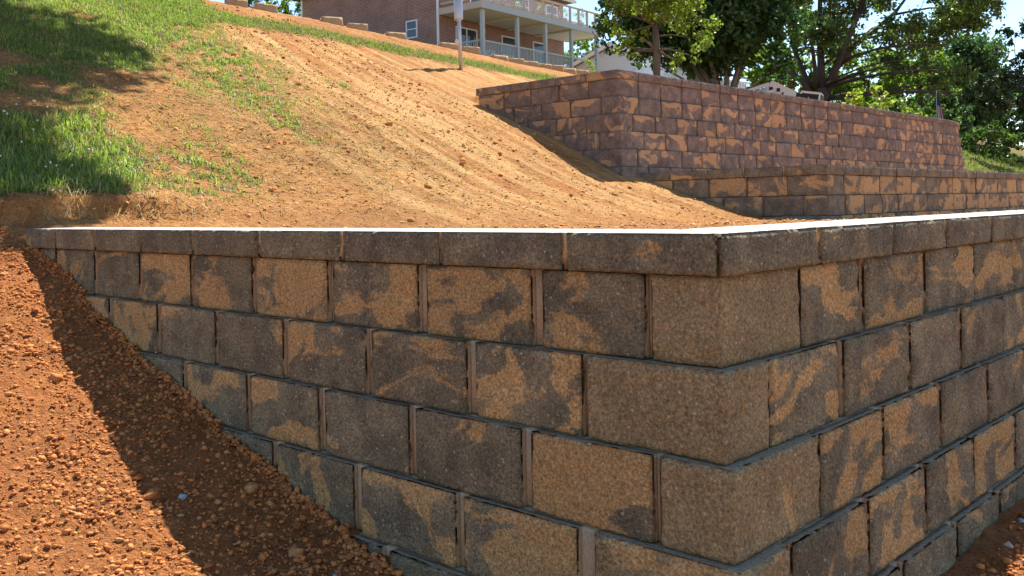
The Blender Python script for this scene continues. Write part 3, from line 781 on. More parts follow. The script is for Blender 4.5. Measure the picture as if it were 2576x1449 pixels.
# ------------------------------------------------------------------ steel pole with baffle
pa, pb = 9.85, 8.73
t = thing('feeder_pole', 'galvanised steel pole with a cylindrical baffle standing in the grass strip', 'pole', W(pa, pb, gz(pa, pb)-.05), 0)
MB().tube([(0,0,0),(-.012,0,.6),(-.022,0,1.15)], .030, 12).build('lower_tube', M['steel'], t, smooth=True)
MB().tube([(-.022,0,1.13),(-.03,0,1.8),(-.035,0,2.6)], .024, 12).build('upper_tube', M['steel'], t, smooth=True)
m = MB(); m.tube([(-.02,0,.84),(-.022,0,.86),(-.035,0,1.75)], [.070,.072,.072], 20); m.build('baffle', M['steel'], t, smooth=True)
MB().tube([(-.02,0,.815),(-.02,0,.838)], .040, 12).build('collar', M['steel'], t)
m = MB(); m.ball((-.055,-.02,.48), .045, 10, 7, .8, .8, 1.1); m.build('insulator', M['soffit'], t, smooth=True)

# ------------------------------------------------------------------ brick house with deck
TH = math.radians(38); HX, HY = -1.2746, 48.0
HROT = math.atan2(math.cos(TH), math.sin(TH))
hz = 7.30+EYE
def hp(s, y, z): return (s, y, z-7.30)          # house frame: s along the deck front, y back into the house
house = thing('brick_house', 'red brick two storey house with a long deck at the top of the slope', 'house', (HX, HY, hz), HROT)
H = lambda z: z-7.30
S0, S1, Y0, Y1 = -.30, 11.1, 2.75, 13.6
# lower and upper storey walls, split at openings by separate window parts set proud
m = MB(); m.box(S0, S1, Y0, Y1, H(5.2), H(12.5)); m.build('wall', M['brick'], house)
rp = [(Y0-.55, H(12.38)), (Y1+.55, H(12.38)), ((Y0+Y1)/2, H(15.3))]
m = MB(); m.prism([(rp[0][0], rp[0][1]), (rp[1][0], rp[1][1]), (rp[1][0], rp[1][1]+.2), (rp[2][0], rp[2][1]), (rp[0][0], rp[0][1]+.2)], S0-.45, S1+.45)
m.build('roof', M['brown_shingle'], house)
m = MB(); m.box(S0-.47, S1+.47, Y0-.68, Y0-.56, H(12.36), H(12.52)); m.build('gutter', M['soffit'], house)
for y_ in (Y0-.03, Y1-.10):
    m = MB(); m.box(S0-.09, S0-.004, y_, y_+.10, H(7.5), H(12.45)); m.build('downspout', M['white'], house)
def window(side, s0, s1, z0, z1, door=False):
    """framed window on the front (side='f') or the end wall (side='e')"""
    f_ = MB(); g_ = MB(); fr = .07
    def bx(mb, u0, u1, w0, w1, d0, d1):
        if side == 'f': mb.box(u0, u1, Y0-d1, Y0-d0, w0, w1)
        else: mb.box(S0-d1, S0-d0, u0, u1, w0, w1)
    z0, z1 = H(z0), H(z1)
    bx(f_, s0, s0+fr, z0, z1, .003, .06); bx(f_, s1-fr, s1, z0, z1, .003, .06)
    bx(f_, s0+fr+.001, s1-fr-.001, z1-fr, z1, .003, .058); bx(f_, s0+fr+.001, s1-fr-.001, z0, z0+fr, .003, .058)
    if door: bx(f_, (s0+s1)/2-.03, (s0+s1)/2+.03, z0+fr+.001, z1-fr-.001, .003, .055)
    else: bx(f_, s0+fr+.001, s1-fr-.001, (z0+z1)/2-.025, (z0+z1)/2+.025, .003, .055)
    bx(g_, s0+fr-.01, s1-fr+.01, z0+fr-.01, z1-fr+.01, .002, .02)
    o = f_.build('door' if door else 'window', M['white'], house); g_.build('pane', M['glass'], o)
window('e', 4.26, 5.08, 9.02, 9.98)
window('f', 1.0, 2.75, 7.50, 9.62, True)
window('f', 4.9, 6.5, 8.5, 9.62); window('f', 7.85, 9.25, 8.4, 9.65)
window('f', 2.2, 4.0, 10.45, 12.05, True); window('f', 6.0, 7.5, 11.0, 12.05); window('f', 9.2, 10.4, 11.0, 12.05)
# upper deck
DZ = 10.02
DS0, DS1 = -.25, 11.25
m = MB(); m.box(DS0+.05, DS1-.05, .02, Y0-.01, H(DZ+.20), H(DZ+.30)); m.build('deck_floor', M['dtrim'], house)
m = MB(); m.box(DS0, DS1, -.14, -.02, H(DZ-.02), H(DZ+.32)); m.build('fascia', M['deck'], house)
for e_ in (DS0-.06, DS1): MB().box(e_, e_+.06, -.14, Y0-.01, H(DZ-.02), H(DZ+.32)).build('end_fascia', M['dtrim'], house)
m = MB()
for i in range(14): m.box(DS0+.06, DS1-.06, .0+i*.195, .19+i*.195, H(DZ), H(DZ+.012)+.002*(i % 2))
o = m.build('soffit', M['soffit'], house); 
m = MB()
for s_ in (2.9, 5.45, 8.0): m.box(s_-.07, s_+.07, .2, Y0-.05, H(DZ-.10), H(DZ)-.003)
m.build('cross_beam', M['soffit'], o)
for s_ in (.05, 2.92, 5.46, 7.99, 10.65):
    m = MB(); m.box(s_-.09, s_+.09, -.0, .18, H(5.4), H(DZ)-.002); m.build('post', M['deck'], house)
# upper railing: posts, rails, glass
n_r = 13
for i in range(n_r+1):
    s_ = DS0+.1+(DS1-DS0-.2)*i/n_r
    m = MB(); m.box(s_-.06, s_+.06, -.13, -.03, H(DZ+.33), H(DZ+1.18)); m.build('rail_post', M['dtrim'], house)
    if i < n_r:
        w_ = (DS1-DS0-.2)/n_r
        m = MB(); m.box(s_+.062, s_+w_-.062, -.085, -.07, H(DZ+.42), H(DZ+1.05)); m.build('glass_panel', M['clear'], house)
m = MB(); m.box(DS0, DS1, -.16, .0, H(DZ+1.18)+.001, H(DZ+1.25)); m.build('top_rail', M['dtrim'], house)
m = MB(); m.box(DS0+.2, DS1-.2, -.11, -.05, H(DZ+.36), H(DZ+.415)); m.build('bottom_rail', M['dtrim'], house)
m = MB()
for z_ in (.5, .78, 1.15): m.box(DS0-.03, DS0+.03, .1, Y0-.1, H(DZ+z_), H(DZ+z_)+.09)
m.box(DS0-.05, DS0+.05, 1.30, 1.40, H(DZ+.33), H(DZ+1.22)); m.build('side_rail', M['dtrim'], house)
# lower deck
m = MB(); m.box(-.2, 11.2, .0, Y0-.02, H(7.30), H(7.46)); m.build('lower_deck_floor', M['deck'], house)
m = MB()
for s0_, s1_ in ((.15, 2.82), (3.02, 5.36), (5.56, 7.89), (8.09, 10.55)):
    m.box(s0_, s1_, .05, .14, H(8.36), H(8.45)); m.box(s0_, s1_, .06, .13, H(7.56), H(7.63))
m.box(-.12, -.04, .2, 2.1, H(8.36), H(8.45)); m.box(-.11, -.05, .2, 2.1, H(7.56), H(7.63))
rail = m.build('lower_rail', M['deck'], house)
m = MB()
for s0_, s1_ in ((.15, 2.82), (3.02, 5.36), (5.56, 7.89)):
    k_ = int((s1_-s0_)/.125)
    for i in range(1, k_): s_ = s0_+(s1_-s0_)*i/k_; m.box(s_-.018, s_+.018, .08, .115, H(7.63)+.001, H(8.36)-.001)
for i in range(1, 15): m.box(-.098, -.062, .2+i*.127, .235+i*.127, H(7.63)+.001, H(8.36)-.001)
tag(m.build('balusters', M['deck'], rail), kind='stuff')
# furniture and plants on the decks
def hworld(s, y, z): return (HX+s*math.sin(TH)-y*math.cos(TH), HY+s*math.cos(TH)+y*math.sin(TH), z+EYE)
def lawn_chair(s, y, rot, label):
    t = thing('deck_chair', label, 'chair', hworld(s, y, 7.46), HROT+rot, 'white chairs on the lower deck')
    m = MB(); [m.bar((x, -.25, .33), (x, .25, .26), .09, .02) for x in (-.2, -.1, 0, .1, .2)]; m.build('seat', M['white'], t)
    m = MB(); [m.bar((x, .24, .26), (x*1.25, .48, .92-.25*abs(x)), .085, .02) for x in (-.2, -.1, 0, .1, .2)]; m.build('backrest', M['white'], t)
    for x in (-.29, .29):
        MB().bar((x, -.28, .50), (x, .34, .50), .10, .022).build('arm', M['white'], t)
        MB().bar((x, -.25, 0), (x, -.25, .489), .08, .03).build('leg', M['white'], t)
        MB().bar((x, .42, 0), (x, .20, .489), .08, .03).build('leg', M['white'], t)
lawn_chair(.75, 1.0, .3, 'white slatted chair behind the first deck post')
lawn_chair(2.2, 1.1, -.4, 'white slatted chair lower down behind the balusters')
m = MB(); t = thing('deck_table', 'low white table on the lower deck beside the chairs', 'table', hworld(1.5, 1.0, 7.46), HROT)
MB().box(-.35, .35, -.22, .22, .40, .44).build('table_top', M['white'], t)
for x in (-.3, .3):
    for y in (-.17, .17): MB().box(x-.025, x+.025, y-.025, y+.025, 0, .399).build('leg', M['white'], t)

# ------------------------------------------------------------------ neighbour's white house and deck
nbx, nby = 6.78, 62.0
nb = thing('white_house', 'pale sided neighbour house with a grey roof behind the small tree', 'house', (nbx, nby, gxy(nbx, nby)-2.0), 0)
nz0 = gxy(nbx, nby)-2.0
ap = 10.29+EYE-nz0                              # ridge height over its base
NROT = math.radians(-38); nb.rotation_euler[2] = NROT
# local: x along the gable wall, y back; gable end faces the front right
gw = 10.5
m = MB(); bd = .118; k = 0; z_ = 0.0
def half(z): return max(0.0, min(gw/2, (ap-z)/.36)) if z > ap-gw/2*.36 else gw/2
while z_ < ap-.1:
    h0, h1 = half(z_), half(z_+bd)
    n_ = len(m.v); m.v += [(-h0, -.030, z_), (h0, -.030, z_), (h1, -.004, z_+bd), (-h1, -.004, z_+bd), (-h0, .10, z_), (h0, .10, z_), (h1, .10, z_+bd), (-h1, .10, z_+bd)]
    m.f += [[n_, n_+1, n_+2, n_+3], [n_, n_+4, n_+5, n_+1], [n_, n_+3, n_+7, n_+4], [n_+1, n_+5, n_+6, n_+2]]; z_ += bd
tag(m.build('siding', M['siding'], nb), kind='stuff')
m = MB(); m.box(-gw/2+.02, gw/2-.02, .12, 9.0, 0, ap-gw/2*.36-.25); m.build('side_wall', M['brown_shingle'], nb)
m = MB()
for sgn in (-1, 1):
    n_ = len(m.v); e = gw/2+.45; ez = ap-e*.36
    for y_ in (-.45, 9.4):
        m.v += [(0, y_, ap+.05), (sgn*e, y_, ez+.05), (sgn*e, y_, ez+.23), (0, y_, ap+.24)]
    m.f += [[n_, n_+1, n_+2, n_+3], [n_+4, n_+7, n_+6, n_+5]]+[[n_+i, n_+4+i, n_+4+(i+1) % 4, n_+(i+1) % 4] for i in range(4)]
m.build('roof', M['shingle'], nb)
m = MB()
for sgn in (-1, 1): m.bar((0, -.47, ap+.05), (sgn*(gw/2+.45), -.47, ap-(gw/2+.45)*.36+.05), .05, .22)
m.build('rake_board', M['white'], nb)
for i, y_ in enumerate((1.0, 2.6)):
    m = MB(); m.box(-gw/2-.06, -gw/2+.015, y_, y_+1.2, ap-gw/2*.36-1.7, ap-gw/2*.36-.45); o = m.build('window', M['white'], nb)
    m = MB(); m.box(-gw/2-.064, -gw/2-.061, y_+.08, y_+1.12, ap-gw/2*.36-1.62, ap-gw/2*.36-.53); m.build('pane', M['glass'], o)
def far_deck(name, label, x, y, zf, length, rot, mat):
    g_ = gxy(x, y)
    t = thing(name, label, 'deck', (x, y, g_-.3), rot); zf = zf+EYE-g_+.3
    MB().box(0, length, 0, 2.4, zf-.28, zf).build('deck_floor', M[mat], t)
    m = MB(); m.box(0, length, .02, .10, zf+.92, zf+1.0); m.box(0, length, .03, .09, zf+.1, zf+.16); r_ = m.build('rail', M[mat], t)
    m = MB()
    k_ = int(length/.16)
    for i in range(k_+1): m.box(length*i/k_-.02, length*i/k_+.02, .04, .08, zf+.161, zf+.919)
    tag(m.build('balusters', M[mat], r_), kind='stuff')
    for x_ in (.15, length*.5, length-.15): MB().box(x_-.07, x_+.07, .12, .26, 0, zf-.281).build('post', M[mat], t)
far_deck('porch_deck', 'pale blue grey railed deck in front of the white house gable', 7.6, 57.0, 7.65, 6.5, math.radians(38), 'siding')
far_deck('porch_deck', 'white railed deck glimpsed under the dark tree beside the loader', 11.6, 52.0, 5.75, 6.5, math.radians(44), 'white')

# ------------------------------------------------------------------ compact loader behind the tall wall
lx, ly = 6.98, 24.0
ld = thing('compact_loader', 'off white compact loader with a red lettered panel behind the tall wall', 'loader', (lx, ly, gxy(lx, ly)), math.radians(-24)); ld.scale = (.88, .88, .88); ld.location.z += .03
KB = .0109                                       # metres per drawing unit at the loader
m = MB(); side = [(-.95,.18),(.62,.18),(.70,.42),(.66,.60),(.30,.78),(-.28,1.10),(-.36,1.10),(-.62,.70)]
m.prism([(u, v) for u, v in side], -.32, .32, axis='y'); m.build('body', M['loader'], ld)
for s_ in (-1, 1):
    m = MB(); m.prism([(-.95,.02),(.75,.02),(.85,.16),(.75,.30),(-.95,.30),(-1.05,.16)], s_*.34 if s_ > 0 else -.54, s_*.54 if s_ > 0 else -.34, axis='y'); m.build('track', M['dark'], ld)
    MB().bar((-.40, s_*.38, 1.02), (-1.45, s_*.38, .74), .07, .09).build('lift_arm', M['loader'], ld)
    MB().bar((-.25, s_*.38, .82), (-1.15, s_*.38, .62), .07, .08).build('lower_arm', M['loader'], ld)
m = MB(); m.prism([(.30,.50),(.64,.40),(.66,.62),(.34,.74)], -.325, -.321, axis='y'); m.prism([(.45,.20),(.95,.20),(1.02,.62),(.92,.66),(.48,.72)], -.30, .30, axis='y'); m.build('engine_grille', M['dark'], ld)
m = MB(); m.bar((.46, -.31, .75), (.98, -.31, .66), .04, .06); m.bar((.98, -.31, .68), (.90, -.31, .2), .05, .05); m.bar((.46, .31, .75), (.98, .31, .66), .04, .06); m.bar((.98, -.31, .66), (.98, .31, .66), .05, .05); m.build('rear_guard', M['loader'], ld)
MB().tube([(-.30,-.2,1.22),(.0,-.2,1.12),(.32,-.2,1.02),(.36,-.2,.92)], .016, 8).build('handle_bar', M['dark'], ld)
for p in ((-.12, 0), (.08, .1), (.18, -.12)): MB().tube([(p[0], p[1], .95), (p[0]+.02, p[1], 1.10)], .014, 6).build('lever', M['red'], ld)
m = MB(); m.bar((-.42,-.325,.58), (.22,-.325,.62), .006, .035); m.bar((-.42,-.325,.58), (-.52,-.325,.42), .006, .03); m.build('red_stripe', M['red'], ld)
for (u, v, w_, h_) in ((-.36,.86,.055,.075), (-.16,.84,.05,.05), (-.04,.68,.025,.08)):
    m = MB(); m.box(u-w_, u+w_, -.330, -.322, v-h_, v+h_); m.build('port', M['dark'], ld)
for i, u in enumerate((-.30, -.20, -.10, .0)):
    m = MB(); m.box(u, u+.07, -.3275, -.3215, .48, .545); m.build('lettering', M['white'], ld)

# ------------------------------------------------------------------ small flag
fx, fy = 13.49, 30.0
fl = thing('flag', 'small drooping striped flag on a thin pole beyond the tall wall', 'flag', (fx, fy, gxy(fx, fy)), math.radians(-10))
MB().tube([(0,0,0),(0,0,1.52)], .011, 8).build('pole', M['steel'], fl)
fv = []; ff = []; nu, nv = 9, 16
for j in range(nv+1):
    for i in range(nu+1):
        u = i/nu; v = j/nv
        wd = .05+.20*v*(1-.25*v)
        fv.append((.012+u*wd, .05*math.sin(u*9+v*3)*(.4+v), 1.50-v*.92-u*.16*(1-.3*v)))
for j in range(nv):
    for i in range(nu): q = j*(nu+1)+i; ff.append([q, q+1, q+nu+2, q+nu+1])
fmi = [0 if (j < 7 and i < 7) else (1 if (i+ (j//9)) % 2 else 2) for j in range(nv) for i in range(nu)]
link('cloth', mesh_from('cloth', fv, ff, [M['blue'], M['red'], M['white']], fmi), fl)

# ------------------------------------------------------------------ trees and shrubs
def leaf_mesh(name, centers, size, mat, droop=.25, aspect=.62):
    n = len(centers)
    d = rng.normal(0, 1, (n, 3)); d[:, 2] -= droop; d /= np.linalg.norm(d, axis=1)[:, None]
    r = rng.normal(0, 1, (n, 3)); s = np.cross(d, r); s /= np.linalg.norm(s, axis=1)[:, None]
    nn = np.cross(d, s)
    L = size*rng.uniform(.65, 1.35, n)[:, None]
    a = centers-d*L*.5; b = centers+s*L*aspect*.5+nn*L*.10; c = centers+d*L*.5; e = centers-s*L*aspect*.5+nn*L*.10
    V = np.stack([a, b, c, e], 1).reshape(-1, 3)
    return mesh_from(name, V, np.arange(4*n).reshape(-1, 4), [mat])
def clump_points(clumps, per, hollow=.45, lump=.55):
    """leaf positions: each clump is a puffy ellipsoid made of twig sprays"""
    out = []
    for (x, y, z, r) in clumps:
        n = int(per*r*r)+6; k = max(6, n//26)
        dd = rng.normal(0, 1, (k, 3)); dd /= np.linalg.norm(dd, axis=1)[:, None]
        rad = r*(hollow+(1-hollow)*rng.uniform(0, 1, k)**.6)
        tw = dd*rad[:, None]*np.array([1.08, 1.08, .86])
        j = rng.integers(0, k, n)
        p = tw[j]+rng.normal(0, 1, (n, 3))*r*lump*.26
        out.append(p+np.array([x, y, z]))
    return np.concatenate(out)
def curve(p, q, bow=.12, n=6):
    p = np.array(p, float); q = np.array(q, float); d = q-p
    side = np.array([d[1], -d[0], 0])*.15+rng.normal(0, 1, 3)*np.linalg.norm(d)*bow*.4; side[2] = abs(side[2])*.6
    return [tuple(p+d*t+side*math.sin(math.pi*t)) for t in np.linspace(0, 1, n)]
def tree(name, label, cat, x, y, trunk, limbs, clumps, per, leaf, lmat, bmat, zoff=-.1, hollow=.45, lump=.55, group=None, twigs=True, droop=.25, base_z=None, aspect=.62):
    """trunk: [(pts, r0, r1)], limbs: the same; coordinates local to the foot"""
    z = (gxy(x, y) if base_z is None else base_z)+zoff
    t = thing(name, label, cat, (x, y, z), 0, group)
    m = MB()
    for pts, r0, r1 in trunk: m.tube(pts, list(np.linspace(r0, r1, len(pts))), 9)
    m.build('trunk', M[bmat], t, smooth=True)
    m = MB()
    for pts, r0, r1 in limbs: m.tube(pts, list(np.linspace(r0, r1, len(pts))), 7)
    if twigs:
        ends = [(np.array(p), r1+(r0-r1)*(1-i/(len(pts)-1))) for pts, r0, r1 in list(trunk)+list(limbs) for i, p in enumerate(pts) if i >= len(pts)//2]
        for (cx_, cy_, cz_, r) in clumps:
            c_ = np.array([cx_, cy_, cz_]); lowr = [e for e in ends if e[0][2] < cz_+.2] or ends
            e, er = min(lowr, key=lambda e: np.linalg.norm(e[0]-c_))
            rr = max(.008, min(er*.55, .05))
            m.tube(curve(e, c_, .2, 5), list(np.linspace(rr, rr*.25, 5)), 5)
    if m.v: m.build('limbs', M[bmat], t, smooth=True)
    link('crown', leaf_mesh('crown', clump_points(clumps, per, hollow, lump), leaf, M[lmat], droop, aspect), t)
    return t
def crown(n, c, rad, r0, r1, seed, test=None, top_bias=0.0):
    """clumps filling an ellipsoid shell"""
    g = np.random.default_rng(seed); out = []
    while len(out) < n:
        d = g.normal(0, 1, 3); d /= np.linalg.norm(d); u = g.uniform(.35, 1)**.5
        p = (c[0]+d[0]*rad[0]*u, c[1]+d[1]*rad[1]*u, c[2]+d[2]*rad[2]*u)
        if test is None or test(*p): out.append((*p, g.uniform(r0, r1)))
    return out
LF = lambda *c, t=.5: c
M['lf_yellow'] = mat_leaf('yellow_green_leaf', [(.10, .145, .022), (.16, .205, .034), (.135, .175, .03), (.23, .26, .055)], .5)
M['lf_dark'] = mat_leaf('dark_green_leaf', [(.028, .065, .022), (.045, .095, .028), (.065, .125, .032), (.085, .14, .04)], .38)
M['lf_oak'] = mat_leaf('mid_green_leaf', [(.05, .085, .025), (.08, .125, .035), (.115, .165, .042), (.18, .20, .09)], .45)
M['lf_back'] = mat_leaf('backlit_leaf', [(.09, .14, .022), (.14, .20, .03), (.19, .24, .045), (.08, .13, .026)], .58)
M['lf_blue'] = mat_leaf('blue_green_leaf', [(.03, .07, .035), (.05, .10, .045), (.08, .135, .05), (.12, .17, .055)], .42)
M['lf_shrub'] = mat_leaf('bright_shrub_leaf', [(.14, .19, .025), (.24, .27, .05), (.33, .33, .09), (.10, .14, .02)], .5)
M['lf_hedge'] = mat_leaf('hedge_leaf', [(.03, .065, .02), (.05, .095, .025), (.09, .14, .03), (.15, .19, .04)], .4)
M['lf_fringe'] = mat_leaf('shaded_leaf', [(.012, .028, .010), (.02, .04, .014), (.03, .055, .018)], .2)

# small yellow-green tree close behind the tall wall's corner
x, y = 3.09, 20.0; g = gxy(x, y)-EYE; up_ = lambda z: z-g+.1
tree('small_tree', 'slender young tree with yellow green leaves behind the tall wall corner', 'tree', x, y,
     [([(0,0,0),(.03,0,up_(3.2)),(.0,0,up_(3.75))], .085, .062)],
     [([(0,0,up_(3.7)),(-.15,0,up_(4.3)),(-.3,.1,up_(5.2))], .045, .015), ([(0,0,up_(3.7)),(.22,-.1,up_(4.1)),(.45,0,up_(5.1))], .045, .014), ([(.0,0,up_(3.5)),(.35,.05,up_(3.55)),(.8,0,up_(3.45))], .022, .008), ([(0,0,up_(3.6)),(.05,.2,up_(4.6)),(.1,.2,up_(5.6))], .04, .012)],
     crown(38, (.12, 0, up_(4.75)), (1.05, .9, 1.2), .28, .44, 5)+[(-.72,0,up_(3.35),.22),(-.6,.1,up_(3.6),.26),(-.45,0,up_(3.2),.16),(.95,0,up_(3.35),.30),(1.05,.1,up_(3.75),.32),(.7,0,up_(3.1),.26),(.5,.1,up_(2.95),.22),(-.8,0,up_(4.0),.3),(-.35,-.1,up_(3.5),.2)],
     1500, .085, 'lf_yellow', 'bark', hollow=.25, lump=.7)
# big dark multi-stemmed tree
x, y = 5.97, 27.0; g = gxy(x, y)-EYE
st = []
for i in range(11):
    an = i/11*2*math.pi+.3; rr = .9+.5*random.random()
    st.append(([(math.cos(an)*.12, math.sin(an)*.12, 0), (math.cos(an)*rr*.45, math.sin(an)*rr*.45, 1.0), (math.cos(an)*rr*1.15-.2, math.sin(an)*rr, 2.3), (math.cos(an)*rr*1.6-.4, math.sin(an)*rr*1.5, 3.8)], .085, .03))
st.append(([(-.2,-.1,0.1),(-.9,-.3,.9),(-1.9,-.4,1.5)], .05, .02)); st.append(([(.1,-.1,.1),(.8,-.3,.75),(1.5,-.4,1.3)], .045, .02))
up_ = lambda z: z-g+.1
cl = crown(20, (-.5, .3, up_(5.7)), (1.5, 1.4, 1.5), .8, 1.0, 12)+crown(78, (-.55, .2, up_(6.2)), (2.6, 2.5, 2.6), .55, .85, 11, lambda a, b, c: c > up_(3.85)+.32*abs(a-.1))
cl += [(-2.7,-.3,up_(4.8),.42),(-3.0,0,up_(5.2),.5),(-2.1,-.5,up_(4.6),.40),(-1.3,-.8,up_(4.0),.40),(1.3,-.7,up_(4.0),.5),(1.9,-.2,up_(4.2),.5),(1.6,-.2,up_(3.55),.35),(2.0,.2,up_(3.5),.3),(.4,-1.2,up_(4.2),.55),(-.7,-1.3,up_(4.15),.55),(2.1,0,up_(5.0),.6)]
gq = np.random.default_rng(91)
cl += [(gq.uniform(-2.7, 1.9), gq.uniform(-2.0, -1.1), up_(gq.uniform(4.15, 8.0)), gq.uniform(.42, .62)) for _ in range(34)]
tree('maple_tree', 'big dense dark green tree with many stems fanning from its base', 'tree', x, y, st[:1], st[1:], cl, 1150, .15, 'lf_dark', 'lightbark', hollow=.5, lump=.6, twigs=False)
# tall vase-shaped tree
x, y = 10.86, 33.0; g = gxy(x, y)-EYE; K = .01383; up_ = lambda z: z-g+.1
def q3(px, py, dy=0.0): return ((px-2068)*K, dy, (505-py)*K-g+.1)
tr = [([(0,0,0), q3(2068,256), q3(2066,225)], .30, .24)]
lb = [([q3(2040,240), q3(2019,205), q3(1985,172,.3), q3(1950,140,.6), q3(1925,90,1)], .12, .03), ([q3(2055,240), q3(2035,190,.4), q3(2018,120,.8), q3(2012,40,1.2), q3(2010,-60,1.5)], .12, .04),
      ([q3(2050,230), q3(2040,180,-.5), q3(2020,110,-1), q3(1990,20,-1.6)], .10, .03),
      ([q3(2068,232), q3(2067,160), q3(2072,80,.3), q3(2080,-20,.5), q3(2085,-140,.6)], .16, .05),
      ([q3(2072,245), q3(2092,190,-.2), q3(2118,120,-.5), q3(2142,50,-.8), q3(2160,-40,-1), q3(2190,-150,-1.2)], .15, .04),
      ([q3(2076,250), q3(2108,175,.2), q3(2155,118,.4), q3(2215,80,.7), q3(2290,20,1.1), q3(2350,-50,1.4)], .16, .035),
      ([q3(2115,165,.2), q3(2140,150,-.3), q3(2190,137,-.8), q3(2250,133,-1.2), q3(2330,140,-1.6)], .07, .02), ([q3(2070,170), q3(2090,150,-.6), q3(2110,110,-1.2)], .05, .02),
      ([q3(2200,95,.5), q3(2270,85,-.2), q3(2350,90,-.6)], .05, .015), ([q3(2280,30,1), q3(2360,20,.6), q3(2440,25,.3)], .05, .015), ([q3(2155,118,.4), q3(2230,60,1.2), q3(2300,60,1.8)], .05, .015)]
def t3ok(a, b, c): return True
cl = []
gq = np.random.default_rng(17)
for i in range(128):
    px = gq.uniform(1950, 2480); py = gq.uniform(-230, 190)
    lim = np.interp(px, [1940, 2000, 2060, 2120, 2200, 2300, 2400, 2490], [150, 165, 150, 130, 150, 130, 105, 45])
    if py > lim: py = lim-gq.uniform(0, 60)
    c_ = q3(px, py, gq.uniform(-2.4, 2.4)); cl.append((*c_, gq.uniform(.30, .58)))
for px, py in ((2190,160),(2230,175),(2270,190),(2310,215),(2350,240),(2380,262),(2330,190),(2290,165),(2390,225),(2410,200),(2240,150),(2420,255),(2360,200)):
    cl.append((*q3(px, py, gq.uniform(-1.4, -.4)), gq.uniform(.26, .42)))
tree('shade_tree', 'tall vase shaped tree with spreading trunks and airy foliage behind the loader', 'tree', x, y, tr, lb, cl, 1500, .135, 'lf_oak', 'bark2', hollow=.1, lump=.9)
# background trees beyond it
def bg_tree(name, label, px, Z, rpx, top, bottom, mat, n, per, leaf, seed, bark='bark2', hollow=.45, rmin=.10, rmax=.17):
    x = (px-1288)/FPX*Z; y = Z; K = Z/FPX; g = gxy(x, y)-EYE
    zt, zb = (505-top)*K-g, (505-bottom)*K-g
    rx = rpx*K; cz = (zt+zb)/2; rz = max((zt-zb)/2, .4)
    cl = crown(n, (0, 0, cz), (rx*.88, rx*.8, rz*.88), max(rx, rz)*rmin*1.6, max(rx, rz)*rmax*1.6, seed)
    cl = [c for c in cl if c[2]-c[3]*.5 > .1]
    tk = max(.06, rx*.05)
    hgt = max(cz, .5)
    tree(name, label, 'tree', x, y, [([(0,0,0), (.05*rx,0,hgt*.5), (0,0,hgt)], tk, tk*.5)], [([(0,0,hgt*.45), (rx*.3*s, .1*rx, hgt*.8), (rx*.6*s, 0, cz+rz*.3)], tk*.5, tk*.2) for s in (-1, 1)], cl, per, leaf, mat, bark, hollow=hollow)
bg_tree('broadleaf_tree', 'backlit light green tree behind the white decking left of the tall vase tree', 1965, 46, 105, 85, 280, 'lf_back', 46, 620, .17, 31)
bg_tree('broadleaf_tree', 'backlit yellow green tree seen under the tall vase tree', 2190, 47, 130, 95, 320, 'lf_back', 66, 620, .17, 32)
bg_tree('broadleaf_tree', 'yellow green tree behind the small flag', 2320, 44, 115, 115, 330, 'lf_back', 60, 620, .16, 33)
bg_tree('broadleaf_tree', 'large blue green tree at right rising to a rounded top', 2425, 50, 112, 72, 430, 'lf_blue', 96, 620, .20, 34)
bg_tree('broadleaf_tree', 'blue green tree filling the gap above the round shrub at right', 2545, 54, 95, 185, 450, 'lf_blue', 60, 560, .21, 35)
bg_tree('broadleaf_tree', 'dark green tree behind the far end of the tall wall', 2370, 40, 85, 215, 420, 'lf_blue', 46, 700, .16, 36)
bg_tree('broadleaf_tree', 'sunlit tree at upper left beside the brick house corner', 735, 66, 62, -120, 75, 'lf_back', 26, 330, .2, 37)
bg_tree('broadleaf_tree', 'dark tree at upper left behind the crest blocks', 655, 72, 70, -140, 60, 'lf_dark', 26, 330, .2, 38)
bg_tree('broadleaf_tree', 'green tree seen under the right end of the house deck', 1470, 92, 75, 80, 190, 'lf_back', 24, 200, .28, 39)
# near dark foliage at the right edge: trunk stands out of frame
x, y = 14.9, 24.0; K = 24/FPX; g = gxy(x, y)-EYE
def q5(px, py, dy=0.0): return ((px-1288)*K-14.9, dy, (497-py)*K-g+.1)
cl = []
gq = np.random.default_rng(23)
for i in range(46):
    px = gq.uniform(2470, 2760); py = gq.uniform(60, 290)
    lo = np.interp(px, [2470, 2500, 2540, 2576, 2700], [255, 275, 280, 255, 240]); hi = np.interp(px, [2470, 2490, 2530, 2560, 2580, 2700], [215, 190, 160, 130, 60, -60])
    py = hi+(lo-hi)*gq.uniform(0, 1); cl.append((*q5(px, py, gq.uniform(-.7, .7)), gq.uniform(.16, .26)))
cl += [(*q5(2566, 88), .12), (*q5(2555, 110), .1)]
tree('edge_tree', 'very dark leafy branch reaching in at the right edge of the view', 'tree', x, y, [([(0,0,0), (.05,0,2.5), (.0,0,4.5)], .14, .08)], [([(0,0,2.2), q5(2640,200), q5(2560,225), q5(2490,235)], .06, .015), ([(0,0,3.0), q5(2620,140), q5(2560,150)], .05, .012)], cl, 3600, .095, 'lf_fringe', 'bark2', hollow=.15, lump=.85)
